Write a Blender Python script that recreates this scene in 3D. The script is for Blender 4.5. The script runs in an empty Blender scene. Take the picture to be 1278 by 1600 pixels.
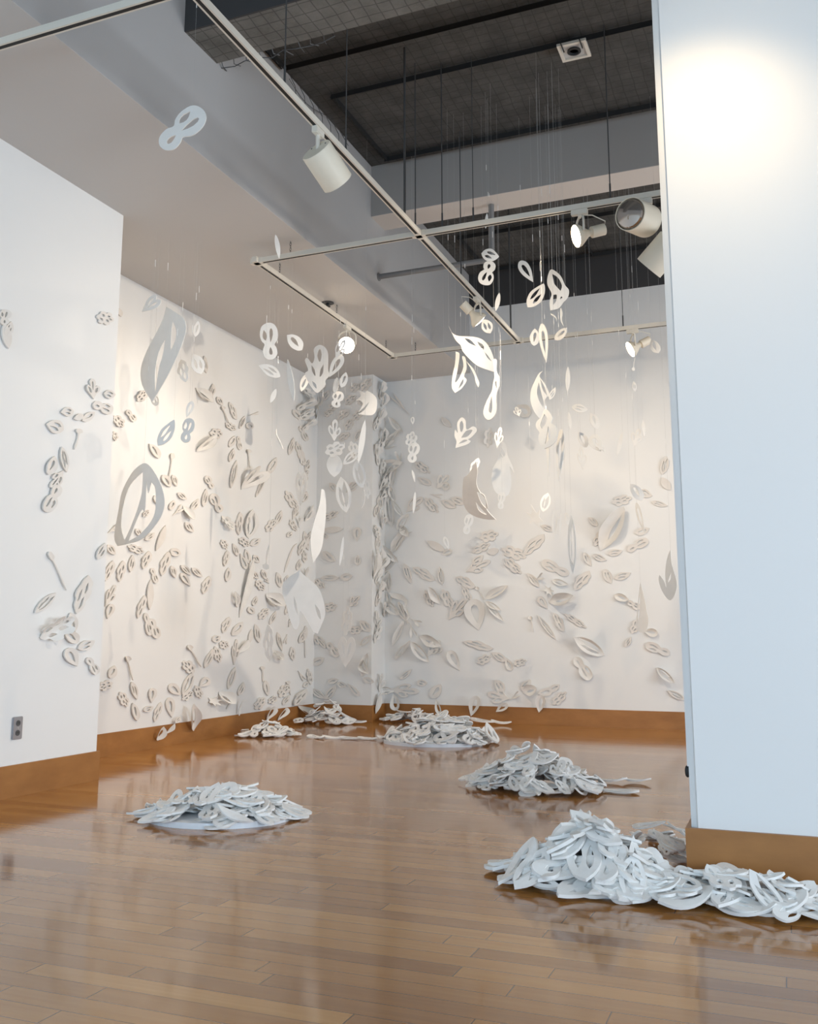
import bpy, bmesh, math, random
from mathutils import Vector, Matrix
from mathutils.geometry import delaunay_2d_cdt
random.seed(7)
D = bpy.data
scn = bpy.context.scene
COL = scn.collection

# ------------------------------------------------------------------ camera
F_PX, CX, CY, W_PX, H_PX = 1482.1, 626.95, 749.4, 1278.0, 1600.0
YAW, PITCH, ROLL = map(math.radians, (-22.151, 9.314, 0.0254))
CAM = Vector((0, 0, 1.0))
_f = Vector((math.sin(YAW)*math.cos(PITCH), math.cos(YAW)*math.cos(PITCH), math.sin(PITCH)))
_r = Vector((math.cos(YAW), -math.sin(YAW), 0)); _u = _r.cross(_f)
RV = math.cos(ROLL)*_r + math.sin(ROLL)*_u
UV = -math.sin(ROLL)*_r + math.cos(ROLL)*_u
FV = _f
cd = D.cameras.new('camera'); cam = D.objects.new('camera', cd); COL.objects.link(cam)
cam.matrix_world = Matrix(((RV.x, UV.x, -FV.x, CAM.x), (RV.y, UV.y, -FV.y, CAM.y), (RV.z, UV.z, -FV.z, CAM.z), (0, 0, 0, 1)))
cd.sensor_fit = 'VERTICAL'; cd.sensor_height = 32.0; cd.sensor_width = 32.0
cd.lens = F_PX/H_PX*32.0
cd.shift_x = (W_PX/2-CX)/H_PX; cd.shift_y = -(H_PX/2-CY)/H_PX
cd.clip_start = 0.05; cd.clip_end = 100
scn.camera = cam

# ------------------------------------------------------------------ view, world, daylight
scn.view_settings.view_transform = 'Standard'; scn.view_settings.look = 'None'
scn.view_settings.gamma = 1; scn.view_settings.use_curve_mapping = False
scn.view_settings.exposure = 0.45
w = D.worlds.new('world'); scn.world = w; w.use_nodes = True
bg = w.node_tree.nodes['Background']; bg.inputs[0].default_value = (0.62, 0.80, 1.0, 1); bg.inputs[1].default_value = 1.0

def area(name, loc, direction, sx, sy, power, color):
    l = D.lights.new(name, 'AREA'); l.shape = 'RECTANGLE'; l.size = sx; l.size_y = sy
    l.energy = power; l.color = color
    o = D.objects.new(name, l); COL.objects.link(o); o.location = loc
    o.rotation_euler = Vector(direction).to_track_quat('-Z', 'Y').to_euler()
    return o
DAY = (0.51, 0.76, 1.0)
REAR_Y = -3.2
for i, wx in enumerate((-3.3, -0.6, 2.1)):          # daylight through the three rear windows
    area('daylight', (wx, REAR_Y-0.12, 1.75), (0, 1, -0.06), 2.1, 2.5, 58, DAY)
area('daylight', (5.12, 1.2, 1.7), (-1, 0, -0.05), 2.6, 2.4, 150, (0.78, 0.89, 1.0))     # side windows
area('daylight', (5.12, 7.4, 1.6), (-1, 0, -0.05), 3.6, 2.3, 175, (0.80, 0.90, 1.0))

def spot(loc, target, power, cone=70, blend=1.0, color=(1.0, 0.86, 0.70), radius=0.035):
    l = D.lights.new('track_lamp_light', 'SPOT'); l.energy = power; l.color = color
    l.spot_size = math.radians(cone); l.spot_blend = blend; l.shadow_soft_size = radius
    o = D.objects.new('track_lamp_light', l); COL.objects.link(o); o.location = loc
    o.rotation_euler = (Vector(target)-Vector(loc)).to_track_quat('-Z', 'Y').to_euler()
    return o

# ------------------------------------------------------------------ geometry of the room (metres)
XN, XF, YN = -4.58, -5.38, 5.57      # near left wall, far left wall, end of near wall
XB = -3.49                            # beam fascia
YK, XK, YW = 10.42, -4.62, 10.82      # corner pier front, pier side, back wall
ZS, ZB, ZC = 4.19, 4.945, 5.46        # soffit, beam underside, ceiling
XP, YP, XR = -0.435, 4.22, 5.0        # pillar edge, pillar face, right wall
ZT = 4.05                             # track height
BH = 0.188                            # baseboard height

# ------------------------------------------------------------------ materials
def mat(name, col, rough=0.6, metal=0.0, spec=0.5, emit=None, es=0.0):
    m = D.materials.new(name); m.use_nodes = True
    b = m.node_tree.nodes['Principled BSDF']
    b.inputs['Base Color'].default_value = (*col, 1); b.inputs['Roughness'].default_value = rough
    b.inputs['Metallic'].default_value = metal; b.inputs['Specular IOR Level'].default_value = spec
    if emit:
        b.inputs['Emission Color'].default_value = (*emit, 1); b.inputs['Emission Strength'].default_value = es
    return m
def N(m, t, **kw):
    n = m.node_tree.nodes.new(t)
    for k, v in kw.items(): setattr(n, k, v)
    return n
def L(m, a, b): m.node_tree.links.new(a, b)
def math_node(m, op, a, b=None, c=None):
    n = N(m, 'ShaderNodeMath', operation=op)
    for i, v in enumerate((a, b, c)):
        if v is None: continue
        if isinstance(v, (int, float)): n.inputs[i].default_value = v
        else: L(m, v, n.inputs[i])
    return n.outputs[0]
def noise(m, vec, scale, detail=2, rough=0.5):
    n = N(m, 'ShaderNodeTexNoise'); n.inputs['Scale'].default_value = scale
    n.inputs['Detail'].default_value = detail; n.inputs['Roughness'].default_value = rough
    if vec is not None: L(m, vec, n.inputs['Vector'])
    return n.outputs['Fac']
def ramp(m, fac, stops):
    r = N(m, 'ShaderNodeValToRGB'); L(m, fac, r.inputs[0])
    e = r.color_ramp.elements
    e[0].position, e[0].color = stops[0][0], (*stops[0][1], 1)
    e[1].position, e[1].color = stops[-1][0], (*stops[-1][1], 1)
    for p, c in stops[1:-1]:
        x = e.new(p); x.color = (*c, 1)
    return r.outputs[0]
def obj_coord(m, scale=None):
    t = N(m, 'ShaderNodeTexCoord')
    if scale is None: return t.outputs['Object']
    mp = N(m, 'ShaderNodeMapping'); mp.inputs['Scale'].default_value = scale; L(m, t.outputs['Object'], mp.inputs[0])
    return mp.outputs[0]
def bump(m, h, strength, dist=0.01):
    b = N(m, 'ShaderNodeBump'); b.inputs['Strength'].default_value = strength; b.inputs['Distance'].default_value = dist
    L(m, h, b.inputs['Height']); return b.outputs[0]
BS = lambda m: m.node_tree.nodes['Principled BSDF']

# painted wall with faint random grey-blue blotches
M_wall = mat('wall_paint', (0.80, 0.79, 0.77), 0.55)
v = obj_coord(M_wall, (1.1, 1.1, 0.62))
c = ramp(M_wall, noise(M_wall, v, 1.9, 2, 0.4), [(0.0, (0.82, 0.81, 0.785)), (0.60, (0.82, 0.81, 0.785)), (0.74, (0.74, 0.755, 0.755)), (1.0, (0.72, 0.74, 0.75))])
L(M_wall, c, BS(M_wall).inputs['Base Color'])
L(M_wall, bump(M_wall, noise(M_wall, obj_coord(M_wall), 180, 2), 0.08, 0.002), BS(M_wall).inputs['Normal'])
M_plain = mat('pillar_paint', (0.82, 0.81, 0.79), 0.5)
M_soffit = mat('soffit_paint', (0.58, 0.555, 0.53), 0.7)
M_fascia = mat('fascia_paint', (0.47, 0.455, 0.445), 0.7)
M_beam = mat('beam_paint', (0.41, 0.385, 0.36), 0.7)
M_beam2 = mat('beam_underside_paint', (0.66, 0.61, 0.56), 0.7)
M_darkpaint = mat('charcoal_paint', (0.05, 0.048, 0.048), 0.85)

# dark sprayed concrete ceiling with wire lath
M_ceil = mat('dark_lath_ceiling', (0.05, 0.05, 0.045), 0.9)
tc = obj_coord(M_ceil)
mp = N(M_ceil, 'ShaderNodeMapping'); L(M_ceil, tc, mp.inputs[0])
nz = N(M_ceil, 'ShaderNodeTexNoise'); nz.inputs['Scale'].default_value = 3.0; L(M_ceil, tc, nz.inputs['Vector'])
mixv = N(M_ceil, 'ShaderNodeVectorMath', operation='MULTIPLY_ADD'); L(M_ceil, nz.outputs['Color'], mixv.inputs[0])
mixv.inputs[1].default_value = (0.05, 0.05, 0); L(M_ceil, mp.outputs[0], mixv.inputs[2])
sp = N(M_ceil, 'ShaderNodeSeparateXYZ'); L(M_ceil, mixv.outputs[0], sp.inputs[0])
gx = math_node(M_ceil, 'LESS_THAN', math_node(M_ceil, 'FRACT', math_node(M_ceil, 'MULTIPLY', sp.outputs[0], 11.0)), 0.09)
gy = math_node(M_ceil, 'LESS_THAN', math_node(M_ceil, 'FRACT', math_node(M_ceil, 'MULTIPLY', sp.outputs[1], 11.0)), 0.09)
g = math_node(M_ceil, 'MAXIMUM', gx, gy)
base = ramp(M_ceil, noise(M_ceil, tc, 4.0, 6, 0.65), [(0.3, (0.052, 0.050, 0.046)), (0.7, (0.100, 0.096, 0.088))])
mx = N(M_ceil, 'ShaderNodeMix', data_type='RGBA'); L(M_ceil, math_node(M_ceil, 'MULTIPLY', g, 0.45), mx.inputs[0])
L(M_ceil, base, mx.inputs[6]); mx.inputs[7].default_value = (0.02, 0.02, 0.018, 1)
L(M_ceil, mx.outputs[2], BS(M_ceil).inputs['Base Color'])
L(M_ceil, bump(M_ceil, noise(M_ceil, tc, 25, 5, 0.7), 0.5, 0.02), BS(M_ceil).inputs['Normal'])
M_conc = M_ceil.copy(); M_conc.name = 'old_concrete_with_lath'
for n in M_conc.node_tree.nodes:
    if n.type == 'VALTORGB':
        n.color_ramp.elements[0].color = (0.12, 0.115, 0.10, 1); n.color_ramp.elements[1].color = (0.20, 0.19, 0.17, 1)

# oak strip floor, boards along X
M_floor = mat('varnished_strip_floor', (0.4, 0.2, 0.08), 0.16)
tc = obj_coord(M_floor); sp = N(M_floor, 'ShaderNodeSeparateXYZ'); L(M_floor, tc, sp.inputs[0])
rowf = math_node(M_floor, 'DIVIDE', sp.outputs[1], 0.092)
row = math_node(M_floor, 'FLOOR', rowf)
wn1 = N(M_floor, 'ShaderNodeTexWhiteNoise', noise_dimensions='1D'); L(M_floor, row, wn1.inputs['W'])
colf = math_node(M_floor, 'ADD', math_node(M_floor, 'DIVIDE', sp.outputs[0], 1.05), math_node(M_floor, 'MULTIPLY', wn1.outputs[0], 7.3))
colr = math_node(M_floor, 'FLOOR', colf)
cb = N(M_floor, 'ShaderNodeCombineXYZ'); L(M_floor, row, cb.inputs[0]); L(M_floor, colr, cb.inputs[1])
wn2 = N(M_floor, 'ShaderNodeTexWhiteNoise', noise_dimensions='3D'); L(M_floor, cb.outputs[0], wn2.inputs['Vector'])
gr = N(M_floor, 'ShaderNodeMapping'); gr.inputs['Scale'].default_value = (1.6, 38, 1); L(M_floor, tc, gr.inputs[0])
addv = N(M_floor, 'ShaderNodeVectorMath', operation='ADD'); L(M_floor, gr.outputs[0], addv.inputs[0])
sc = N(M_floor, 'ShaderNodeVectorMath', operation='SCALE'); L(M_floor, wn2.outputs['Color'], sc.inputs[0]); sc.inputs['Scale'].default_value = 30
L(M_floor, sc.outputs[0], addv.inputs[1])
grain = noise(M_floor, addv.outputs[0], 1.0, 5, 0.6)
tone = math_node(M_floor, 'ADD', math_node(M_floor, 'MULTIPLY', wn2.outputs[0], 0.62), math_node(M_floor, 'MULTIPLY', grain, 0.38))
colr_ = ramp(M_floor, tone, [(0.12, (0.28, 0.108, 0.024)), (0.45, (0.39, 0.165, 0.038)), (0.75, (0.47, 0.215, 0.055)), (0.95, (0.57, 0.29, 0.088))])
fy = math_node(M_floor, 'FRACT', rowf); fx = math_node(M_floor, 'FRACT', colf)
gap = math_node(M_floor, 'MAXIMUM', math_node(M_floor, 'LESS_THAN', fy, 0.035), math_node(M_floor, 'LESS_THAN', fx, 0.004))
mx = N(M_floor, 'ShaderNodeMix', data_type='RGBA'); L(M_floor, math_node(M_floor, 'MULTIPLY', gap, 0.75), mx.inputs[0])
L(M_floor, colr_, mx.inputs[6]); mx.inputs[7].default_value = (0.07, 0.03, 0.012, 1)
L(M_floor, mx.outputs[2], BS(M_floor).inputs['Base Color'])
wv = N(M_floor, 'ShaderNodeMapping'); wv.inputs['Scale'].default_value = (0.8, 9, 1); L(M_floor, tc, wv.inputs[0])
hgt = math_node(M_floor, 'ADD', noise(M_floor, wv.outputs[0], 1.0, 2), math_node(M_floor, 'MULTIPLY', math_node(M_floor, 'ADD', wn2.outputs[0], math_node(M_floor, 'MULTIPLY', gap, -0.6)), 0.25))
L(M_floor, bump(M_floor, hgt, 0.07, 0.01), BS(M_floor).inputs['Normal'])
rg = math_node(M_floor, 'ADD', math_node(M_floor, 'MULTIPLY', noise(M_floor, tc, 3.0, 3), 0.06), 0.075)
L(M_floor, rg, BS(M_floor).inputs['Roughness'])
BS(M_floor).inputs['Specular IOR Level'].default_value = 0.8

M_base = mat('stained_plywood', (0.35, 0.15, 0.04), 0.45)
tc = obj_coord(M_base)
c = ramp(M_base, noise(M_base, obj_coord(M_base, (1, 1, 2.2)), 3.0, 5, 0.6), [(0.3, (0.29, 0.118, 0.028)), (0.7, (0.40, 0.175, 0.046))])
L(M_base, c, BS(M_base).inputs['Base Color'])

def paper(name, a, b, rough=0.75):
    m = mat(name, a, rough)
    c = ramp(m, noise(m, obj_coord(m), 9, 3), [(0.35, a), (0.7, b)])
    L(m, c, BS(m).inputs['Base Color'])
    L(m, bump(m, noise(m, obj_coord(m), 160, 2), 0.1, 0.002), BS(m).inputs['Normal'])
    return m
M_paper = paper('white_felted_paper', (0.80, 0.765, 0.71), (0.84, 0.81, 0.76))
M_relief = paper('painted_wall_relief', (0.75, 0.70, 0.64), (0.79, 0.745, 0.69))
M_heap = paper('white_foam_sheet', (0.84, 0.805, 0.765), (0.88, 0.855, 0.82), 0.6)
M_hang = paper('white_card', (0.82, 0.79, 0.74), (0.86, 0.83, 0.78), 0.6)
M_board = mat('white_board', (0.78, 0.80, 0.83), 0.5)
M_track = mat('cream_track_enamel', (0.72, 0.67, 0.58), 0.45)
M_slot = mat('black_slot', (0.006, 0.006, 0.006), 0.6)
M_black = mat('black_metal', (0.018, 0.018, 0.018), 0.6)
M_steel = mat('dull_steel', (0.11, 0.11, 0.11), 0.5, 0.6)
M_plate = mat('brushed_steel_plate', (0.42, 0.42, 0.44), 0.32, 0.9)
M_pipe = mat('grey_painted_pipe', (0.22, 0.215, 0.21), 0.6)
M_lampbody = mat('cream_lamp_enamel', (0.80, 0.72, 0.58), 0.5)
M_lit = mat('lit_lamp_lens', (1, 0.95, 0.85), 0.3, emit=(1.0, 0.86, 0.66), es=18.0)
M_glass = mat('reflector_lamp_glass', (0.55, 0.50, 0.46), 0.08, 0.85)
M_thread = mat('nylon_line', (0.5, 0.49, 0.47), 0.7)
M_frame = mat('window_frame_paint', (0.5, 0.5, 0.5), 0.5)
M_pane = mat('window_glass', (0.95, 0.97, 1.0), 0.02)
BS(M_pane).inputs['Transmission Weight'].default_value = 1.0

# ------------------------------------------------------------------ mesh helpers
def link(name, me, m=None, parent=None, kind=None, label=None):
    o = D.objects.new(name, me); COL.objects.link(o)
    if m is not None and me is not None and not me.materials: me.materials.append(m)
    if parent is not None: o.parent = parent
    if kind: o['kind'] = kind
    if label: o['label'] = label
    return o
def tag(o, label, cat, group=None):
    o['label'] = label; o['category'] = cat
    if group: o['group'] = group
    return o
def empty(name, loc, label, cat, group=None):
    o = D.objects.new(name, None); COL.objects.link(o); o.location = loc; o.empty_display_size = 0.05
    return tag(o, label, cat, group)
def done(bm, name='mesh', smooth=None):
    bmesh.ops.recalc_face_normals(bm, faces=bm.faces)
    me = D.meshes.new(name); bm.to_mesh(me); bm.free()
    if smooth is not None:
        me.polygons.foreach_set('use_smooth', [True]*len(me.polygons)); me.set_sharp_from_angle(angle=math.radians(smooth))
    return me
def box(bm, x0, x1, y0, y1, z0, z1, M=None, bev=0):
    vs = [Vector((x, y, z)) for x in (x0, x1) for y in (y0, y1) for z in (z0, z1)]
    if M is not None: vs = [M @ v for v in vs]
    b = [bm.verts.new(v) for v in vs]
    fs = [bm.faces.new([b[i] for i in q]) for q in ((0,1,3,2), (4,6,7,5), (0,4,5,1), (2,3,7,6), (0,2,6,4), (1,5,7,3))]
    if bev:
        es = list({e for f in fs for e in f.edges}); bmesh.ops.bevel(bm, geom=es, offset=bev, segments=2, affect='EDGES')
def boxme(*a, **k):
    bm = bmesh.new(); box(bm, *a, **k); return done(bm)
def lathe(bm, prof, M, seg=28, cap=True):
    rings = []
    for r, z in prof:
        rings.append([bm.verts.new(M @ Vector((r*math.cos(2*math.pi*i/seg), r*math.sin(2*math.pi*i/seg), z))) for i in range(seg)])
    for a, b in zip(rings, rings[1:]):
        for i in range(seg): bm.faces.new((a[i], a[(i+1) % seg], b[(i+1) % seg], b[i]))
    if cap:
        bm.faces.new(rings[0]); bm.faces.new(rings[-1])
def tube(bm, pts, r, seg=8, cap=True):
    pts = [Vector(p) for p in pts]; rings = []
    up = Vector((0, 0, 1))
    for i, p in enumerate(pts):
        d = (pts[min(i+1, len(pts)-1)]-pts[max(i-1, 0)]).normalized()
        a = d.cross(up)
        if a.length < 1e-3: a = d.cross(Vector((1, 0, 0)))
        a.normalize(); b = d.cross(a)
        rr = r[i] if isinstance(r, (list, tuple)) else r
        rings.append([bm.verts.new(p+rr*(math.cos(t)*a+math.sin(t)*b)) for t in [2*math.pi*k/seg for k in range(seg)]])
    for a, b in zip(rings, rings[1:]):
        for i in range(seg): bm.faces.new((a[i], a[(i+1) % seg], b[(i+1) % seg], b[i]))
    if cap: bm.faces.new(rings[0]); bm.faces.new(rings[-1])
def aim(loc, direction):       # matrix whose +Z runs along direction
    return Matrix.Translation(Vector(loc)) @ Vector(direction).to_track_quat('Z', 'Y').to_matrix().to_4x4()
def ray(px, py): return RV*((px-CX)/F_PX) - UV*((py-CY)/F_PX) + FV
def on_plane(px, py, p, n):
    d = ray(px, py); t = (Vector(p)-CAM).dot(n)/d.dot(n); return CAM+d*t
def proj(p):
    q = Vector(p)-CAM; z = q.dot(FV); return CX+F_PX*q.dot(RV)/z, CY-F_PX*q.dot(UV)/z

# ------------------------------------------------------------------ room shell
def struct(name, me, m): return link(name, me, m, kind='structure')
T = 0.15
struct('floor', boxme(-7, 7, -4, 12.2, -0.2, 0), M_floor)
bm = bmesh.new(); box(bm, XF-T, XN, REAR_Y, YN, 0, ZS); box(bm, XF-T, XF, YN, YW+T, 0, ZS)
struct('wall_left', done(bm), M_wall)
bm = bmesh.new(); box(bm, XF, XK, YK, YW, 0, ZS)
struct('wall_corner', done(bm), M_wall)
struct('wall_back', boxme(XF-T, XR+T, YW, YW+T, 0, 5.0), M_wall)
struct('wall_back_upper', boxme(XB, XR+T, YW-0.004, YW+T, 5.0, ZC+0.3), M_darkpaint)
bm = bmesh.new()
for a in ((REAR_Y, -0.2, 0, 5.6), (2.6, 5.5, 0, 5.6), (9.3, YW+T, 0, 5.6), (-0.2, 2.6, 0, 0.4), (-0.2, 2.6, 3.0, 5.6), (5.5, 9.3, 0, 0.4), (5.5, 9.3, 2.9, 5.6)): box(bm, XR, XR+T, *a)
struct('wall_right', done(bm), M_wall)
bm = bmesh.new()
xs = [(-5.6, -4.4), (-2.2, -1.7), (0.5, 1.0), (3.2, 5.15)]
for a, b in xs: box(bm, a, b, REAR_Y-T, REAR_Y, 0, 5.6)
for a, b in ((-4.4, -2.2), (-1.7, 0.5), (1.0, 3.2)):
    box(bm, a, b, REAR_Y-T, REAR_Y, 0, 0.4); box(bm, a, b, REAR_Y-T, REAR_Y, 3.1, 5.6)
struct('wall_rear', done(bm), M_plain)
def window_frame(n, a, b, z0, z1, along_x, pos):
    bm = bmesh.new(); t = 0.05
    for (u0, u1, w0, w1) in ((a, a+t, z0, z1), (b-t, b, z0, z1), (a, b, z0, z0+t), (a, b, z1-t, z1), ((a+b)/2-t/2, (a+b)/2+t/2, z0, z1)):
        if along_x: box(bm, u0, u1, pos-0.04, pos, w0, w1)
        else: box(bm, pos, pos+0.04, u0, u1, w0, w1)
    struct('window_%d' % n, done(bm), M_frame)
for i, (a, b) in enumerate(((-4.4, -2.2), (-1.7, 0.5), (1.0, 3.2))): window_frame(i+1, a, b, 0.4, 3.1, True, REAR_Y-0.03)
window_frame(4, -0.2, 2.6, 0.4, 3.0, False, XR+0.03); window_frame(5, 5.5, 9.3, 0.4, 2.9, False, XR+0.03)
# dropped soffit along the left wall, with its fascia
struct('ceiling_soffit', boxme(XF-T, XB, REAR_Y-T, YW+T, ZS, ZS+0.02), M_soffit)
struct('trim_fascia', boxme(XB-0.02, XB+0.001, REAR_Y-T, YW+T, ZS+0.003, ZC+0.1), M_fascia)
struct('ceiling', boxme(XB-0.1, XR+T, REAR_Y-T, YW+T, ZC, ZC+0.2), M_ceil)
# painted cross beam and bare concrete cross beam
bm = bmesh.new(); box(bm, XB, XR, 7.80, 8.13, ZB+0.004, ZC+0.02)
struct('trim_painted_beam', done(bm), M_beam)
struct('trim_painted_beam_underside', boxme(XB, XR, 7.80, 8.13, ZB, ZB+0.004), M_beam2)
bm = bmesh.new()
box(bm, XB, XR, 4.77, 5.14, ZB, ZC+0.02)
struct('trim_concrete_beam', done(bm), M_conc)
struct('trim_concrete_beam_face', boxme(XB, XR, 4.755, 4.77, ZB-0.0, ZC+0.02), M_darkpaint)
# foreground pillar
bm = bmesh.new(); box(bm, XP, 2.6, YP, YP+0.45, 0, ZC, bev=0.0)
es = [e for e in bm.edges if abs(e.verts[0].co.x-XP) < 1e-4 and abs(e.verts[1].co.x-XP) < 1e-4 and abs(e.verts[0].co.y-YP) < 1e-4 and abs(e.verts[1].co.y-YP) < 1e-4]
bmesh.ops.bevel(bm, geom=es, offset=0.03, segments=5, affect='EDGES')
struct('wall_pillar', done(bm, smooth=30), M_plain)
# baseboards
bt = 0.018
def bb(name, *a): struct(name, boxme(*a), M_base)
bb('baseboard_near_left', XN, XN+bt, REAR_Y, YN+bt, 0, BH+0.008)
bb('baseboard_near_left_return', XF+bt, XN-0.001, YN, YN+bt, 0, BH)
bb('baseboard_far_left', XF, XF+bt, YN+bt, YK, 0, BH)
bb('baseboard_corner_front', XF+bt, XK+bt, YK-bt, YK, 0, BH)
bb('baseboard_corner_side', XK, XK+bt, YK, YW-bt, 0, BH)
bb('baseboard_back', XK+bt, XR, YW-bt, YW, 0, BH)
bb('baseboard_pillar', XP-0.02, 2.62, YP-0.02, YP, 0, 0.222)
bb('baseboard_pillar_side', XP-0.02, XP, YP, YP+0.45, 0, 0.222)
bb('baseboard_right', XR-bt, XR, REAR_Y, YW-bt, 0, BH)
# corner guard on the pillar edge and the black stop below it
g = link('corner_guard', boxme(XP-0.006, XP+0.0, YP+0.032, YP+0.09, 0.46, ZC), M_plain)
tag(g, 'white corner guard strip on the left edge of the foreground pillar', 'corner guard')
bm = bmesh.new(); lathe(bm, [(0.006, 0), (0.011, 0.002), (0.013, 0.010), (0.010, 0.017), (0.004, 0.02)], aim((XP, YP+0.07, 0.435), (-1, 0, 0)), 14)
me = done(bm, smooth=40); me.transform(Matrix.Diagonal((1, 1, 2.0, 1))); me.transform(Matrix.Translation((0, 0, -0.435)))
g = link('rubber_stop', me, M_black); tag(g, 'small black rubber stop under the corner guard of the pillar', 'stopper')
# electrical outlet
e = empty('electrical_outlet', (XN, 4.80, 0.42), 'grey steel outlet plate low on the near left wall', 'outlet')
bm = bmesh.new(); box(bm, 0, 0.012, -0.042, 0.042, -0.07, 0.07, bev=0.004); link('cover_plate', done(bm), M_plate, e)
for dz in (-0.03, 0.03):
    bm = bmesh.new(); lathe(bm, [(0.001, 0), (0.018, 0), (0.018, 0.003), (0.001, 0.003)], aim((0.0115, 0, dz), (1, 0, 0)), 18); s = link('socket', done(bm), M_steel, e)
    for dy in (-0.006, 0.006): link('slot', boxme(0.0145, 0.0155, dy-0.0016, dy+0.0016, dz-0.003, dz+0.008), M_slot, s)
bm = bmesh.new(); lathe(bm, [(0.001, 0), (0.003, 0), (0.003, 0.002), (0.001, 0.002)], aim((0.012, 0, 0), (1, 0, 0)), 10); link('screw', done(bm), M_track, e)

# ------------------------------------------------------------------ slotted steel channel on the ceiling
def channel(name, p0, p1, label):
    p0, p1 = Vector(p0), Vector(p1); d = p1-p0; Ln = d.length; d.normalize(); s = Vector((-d.y, d.x, 0))
    M = Matrix(((d.x, s.x, 0, p0.x), (d.y, s.y, 0, p0.y), (0, 0, 1, p0.z), (0, 0, 0, 1)))
    bm = bmesh.new(); wd = 0.05
    box(bm, 0, Ln, -wd/2, -wd/2+0.012, -0.004, 0, M); box(bm, 0, Ln, wd/2-0.012, wd/2, -0.004, 0, M)
    x = 0
    while x < Ln: box(bm, x, min(x+0.035, Ln), -wd/2+0.012, wd/2-0.012, -0.004, 0, M); x += 0.085
    box(bm, 0, Ln, -wd/2-0.004, -wd/2, -0.045, 0.0, M)
    x = 0.0
    return tag(link(name, done(bm), M_black), label, 'steel channel')
zc = ZC-0.028
channel('slotted_channel', (XB+0.05, 6.03, zc), (XR-0.1, 6.05, zc), 'black slotted steel channel crossing the dark ceiling nearest the concrete beam')
channel('slotted_channel', (XB+0.03, 5.2, zc), (XB+0.03, 6.03, zc), 'short black slotted channel along the soffit edge beside the concrete beam')
channel('slotted_channel', (-3.28, 6.53, zc), (XR-0.1, 6.56, zc), 'black slotted steel channel crossing behind the square ceiling fixture')
channel('slotted_channel', (-3.28, 6.53, zc), (-3.28, 7.64, zc), 'black slotted channel joining the two long channels before the painted beam')
channel('slotted_channel', (-3.28, 7.66, zc), (XR-0.1, 7.66, zc), 'black slotted steel channel running along the front of the painted beam')
channel('slotted_channel', (-3.22, 9.61, zc), (XR-0.1, 9.60, zc), 'black slotted channel across the ceiling bay behind the painted beam')
channel('slotted_channel', (-3.22, 9.61, zc), (-3.22, 10.5, zc), 'short black slotted channel at the left of the rear ceiling bay')
channel('slotted_channel', (-3.22, 10.66, zc), (XR-0.1, 10.66, zc), 'black slotted steel channel along the top of the dark back wall')
channel('slotted_channel', (-1.93, 9.65, zc), (-1.93, 10.64, zc), 'short black slotted channel in the rear bay right of centre')
# torn lath hanging at the beam edge
bm = bmesh.new()
for i in range(9):
    x = XB+0.03+i*0.1
    tube(bm, [(x, 5.15, ZB+0.03), (x+random.uniform(-.02, .02), 5.19, ZB-0.0), (x+random.uniform(-.03, .03), 5.23+random.uniform(0, .04), ZB+0.01)], 0.0035, 5)
tube(bm, [(XB+0.0+i*0.1, 5.2+0.02*math.sin(i*2), ZB+0.0+0.01*math.sin(i*3)) for i in range(10)], 0.0035, 5)
tag(link('torn_wire_lath', done(bm), M_steel), 'torn rusty wire lath hanging off the end of the concrete beam', 'wire mesh')
bm = bmesh.new()
for i in range(7):
    y = 6.15+i*0.16; tube(bm, [(XB+0.02, y, ZC-0.02), (XB+0.05, y+0.03, ZC-0.10), (XB+0.02, y+0.1, ZC-0.13)], 0.003, 5)
tube(bm, [(XB+0.04, 6.1+i*0.1, ZC-0.08-0.05*math.sin(i*0.6)) for i in range(12)], 0.003, 5)
tag(link('loose_wire_lath', done(bm), M_steel), 'loose strip of wire lath along the top of the fascia', 'wire mesh')
# square ceiling fixture
e = empty('ceiling_fixture', (-1.27, 6.60, ZC-0.06), 'square white ceiling fixture with round centre on the dark ceiling', 'ceiling fixture')
bm = bmesh.new()
for a in ((-.11, .11, -.11, -.085), (-.11, .11, .085, .11), (-.11, -.085, -.085, .085), (.085, .11, -.085, .085)): box(bm, a[0], a[1], a[2], a[3], -0.02, 0.0)
link('rim', done(bm), M_track, e)
link('backing_plate', boxme(-0.086, 0.086, -0.086, 0.086, -0.008, 0.0), mat('fixture_grey', (0.55, 0.54, 0.52), 0.5), e)
bm = bmesh.new(); lathe(bm, [(0.05, -0.012), (0.052, -0.022), (0.035, -0.026), (0.03, -0.012)], Matrix.Identity(4)); link('ring', done(bm, smooth=40), M_black, e)
for dx in (-0.07, 0.07): link('clip', boxme(dx-0.004, dx+0.004, -0.15, -0.03, -0.03, -0.022), M_black, e)
# sprinkler on soffit
e = empty('sprinkler_head', (-4.55, 7.74, ZS), 'dark sprinkler head with round escutcheon on the soffit', 'sprinkler')
e.location = on_plane(512, 473, (0, 0, ZS), Vector((0, 0, 1)))
bm = bmesh.new(); lathe(bm, [(0.06, 0), (0.062, -0.006), (0.045, -0.012), (0.03, -0.004)], Matrix.Identity(4)); link('escutcheon', done(bm, smooth=40), M_steel, e)
bm = bmesh.new(); lathe(bm, [(0.016, 0), (0.016, -0.03), (0.028, -0.035), (0.028, -0.04), (0.006, -0.045)], Matrix.Identity(4), 16); link('deflector', done(bm, smooth=40), M_black, e)
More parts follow.
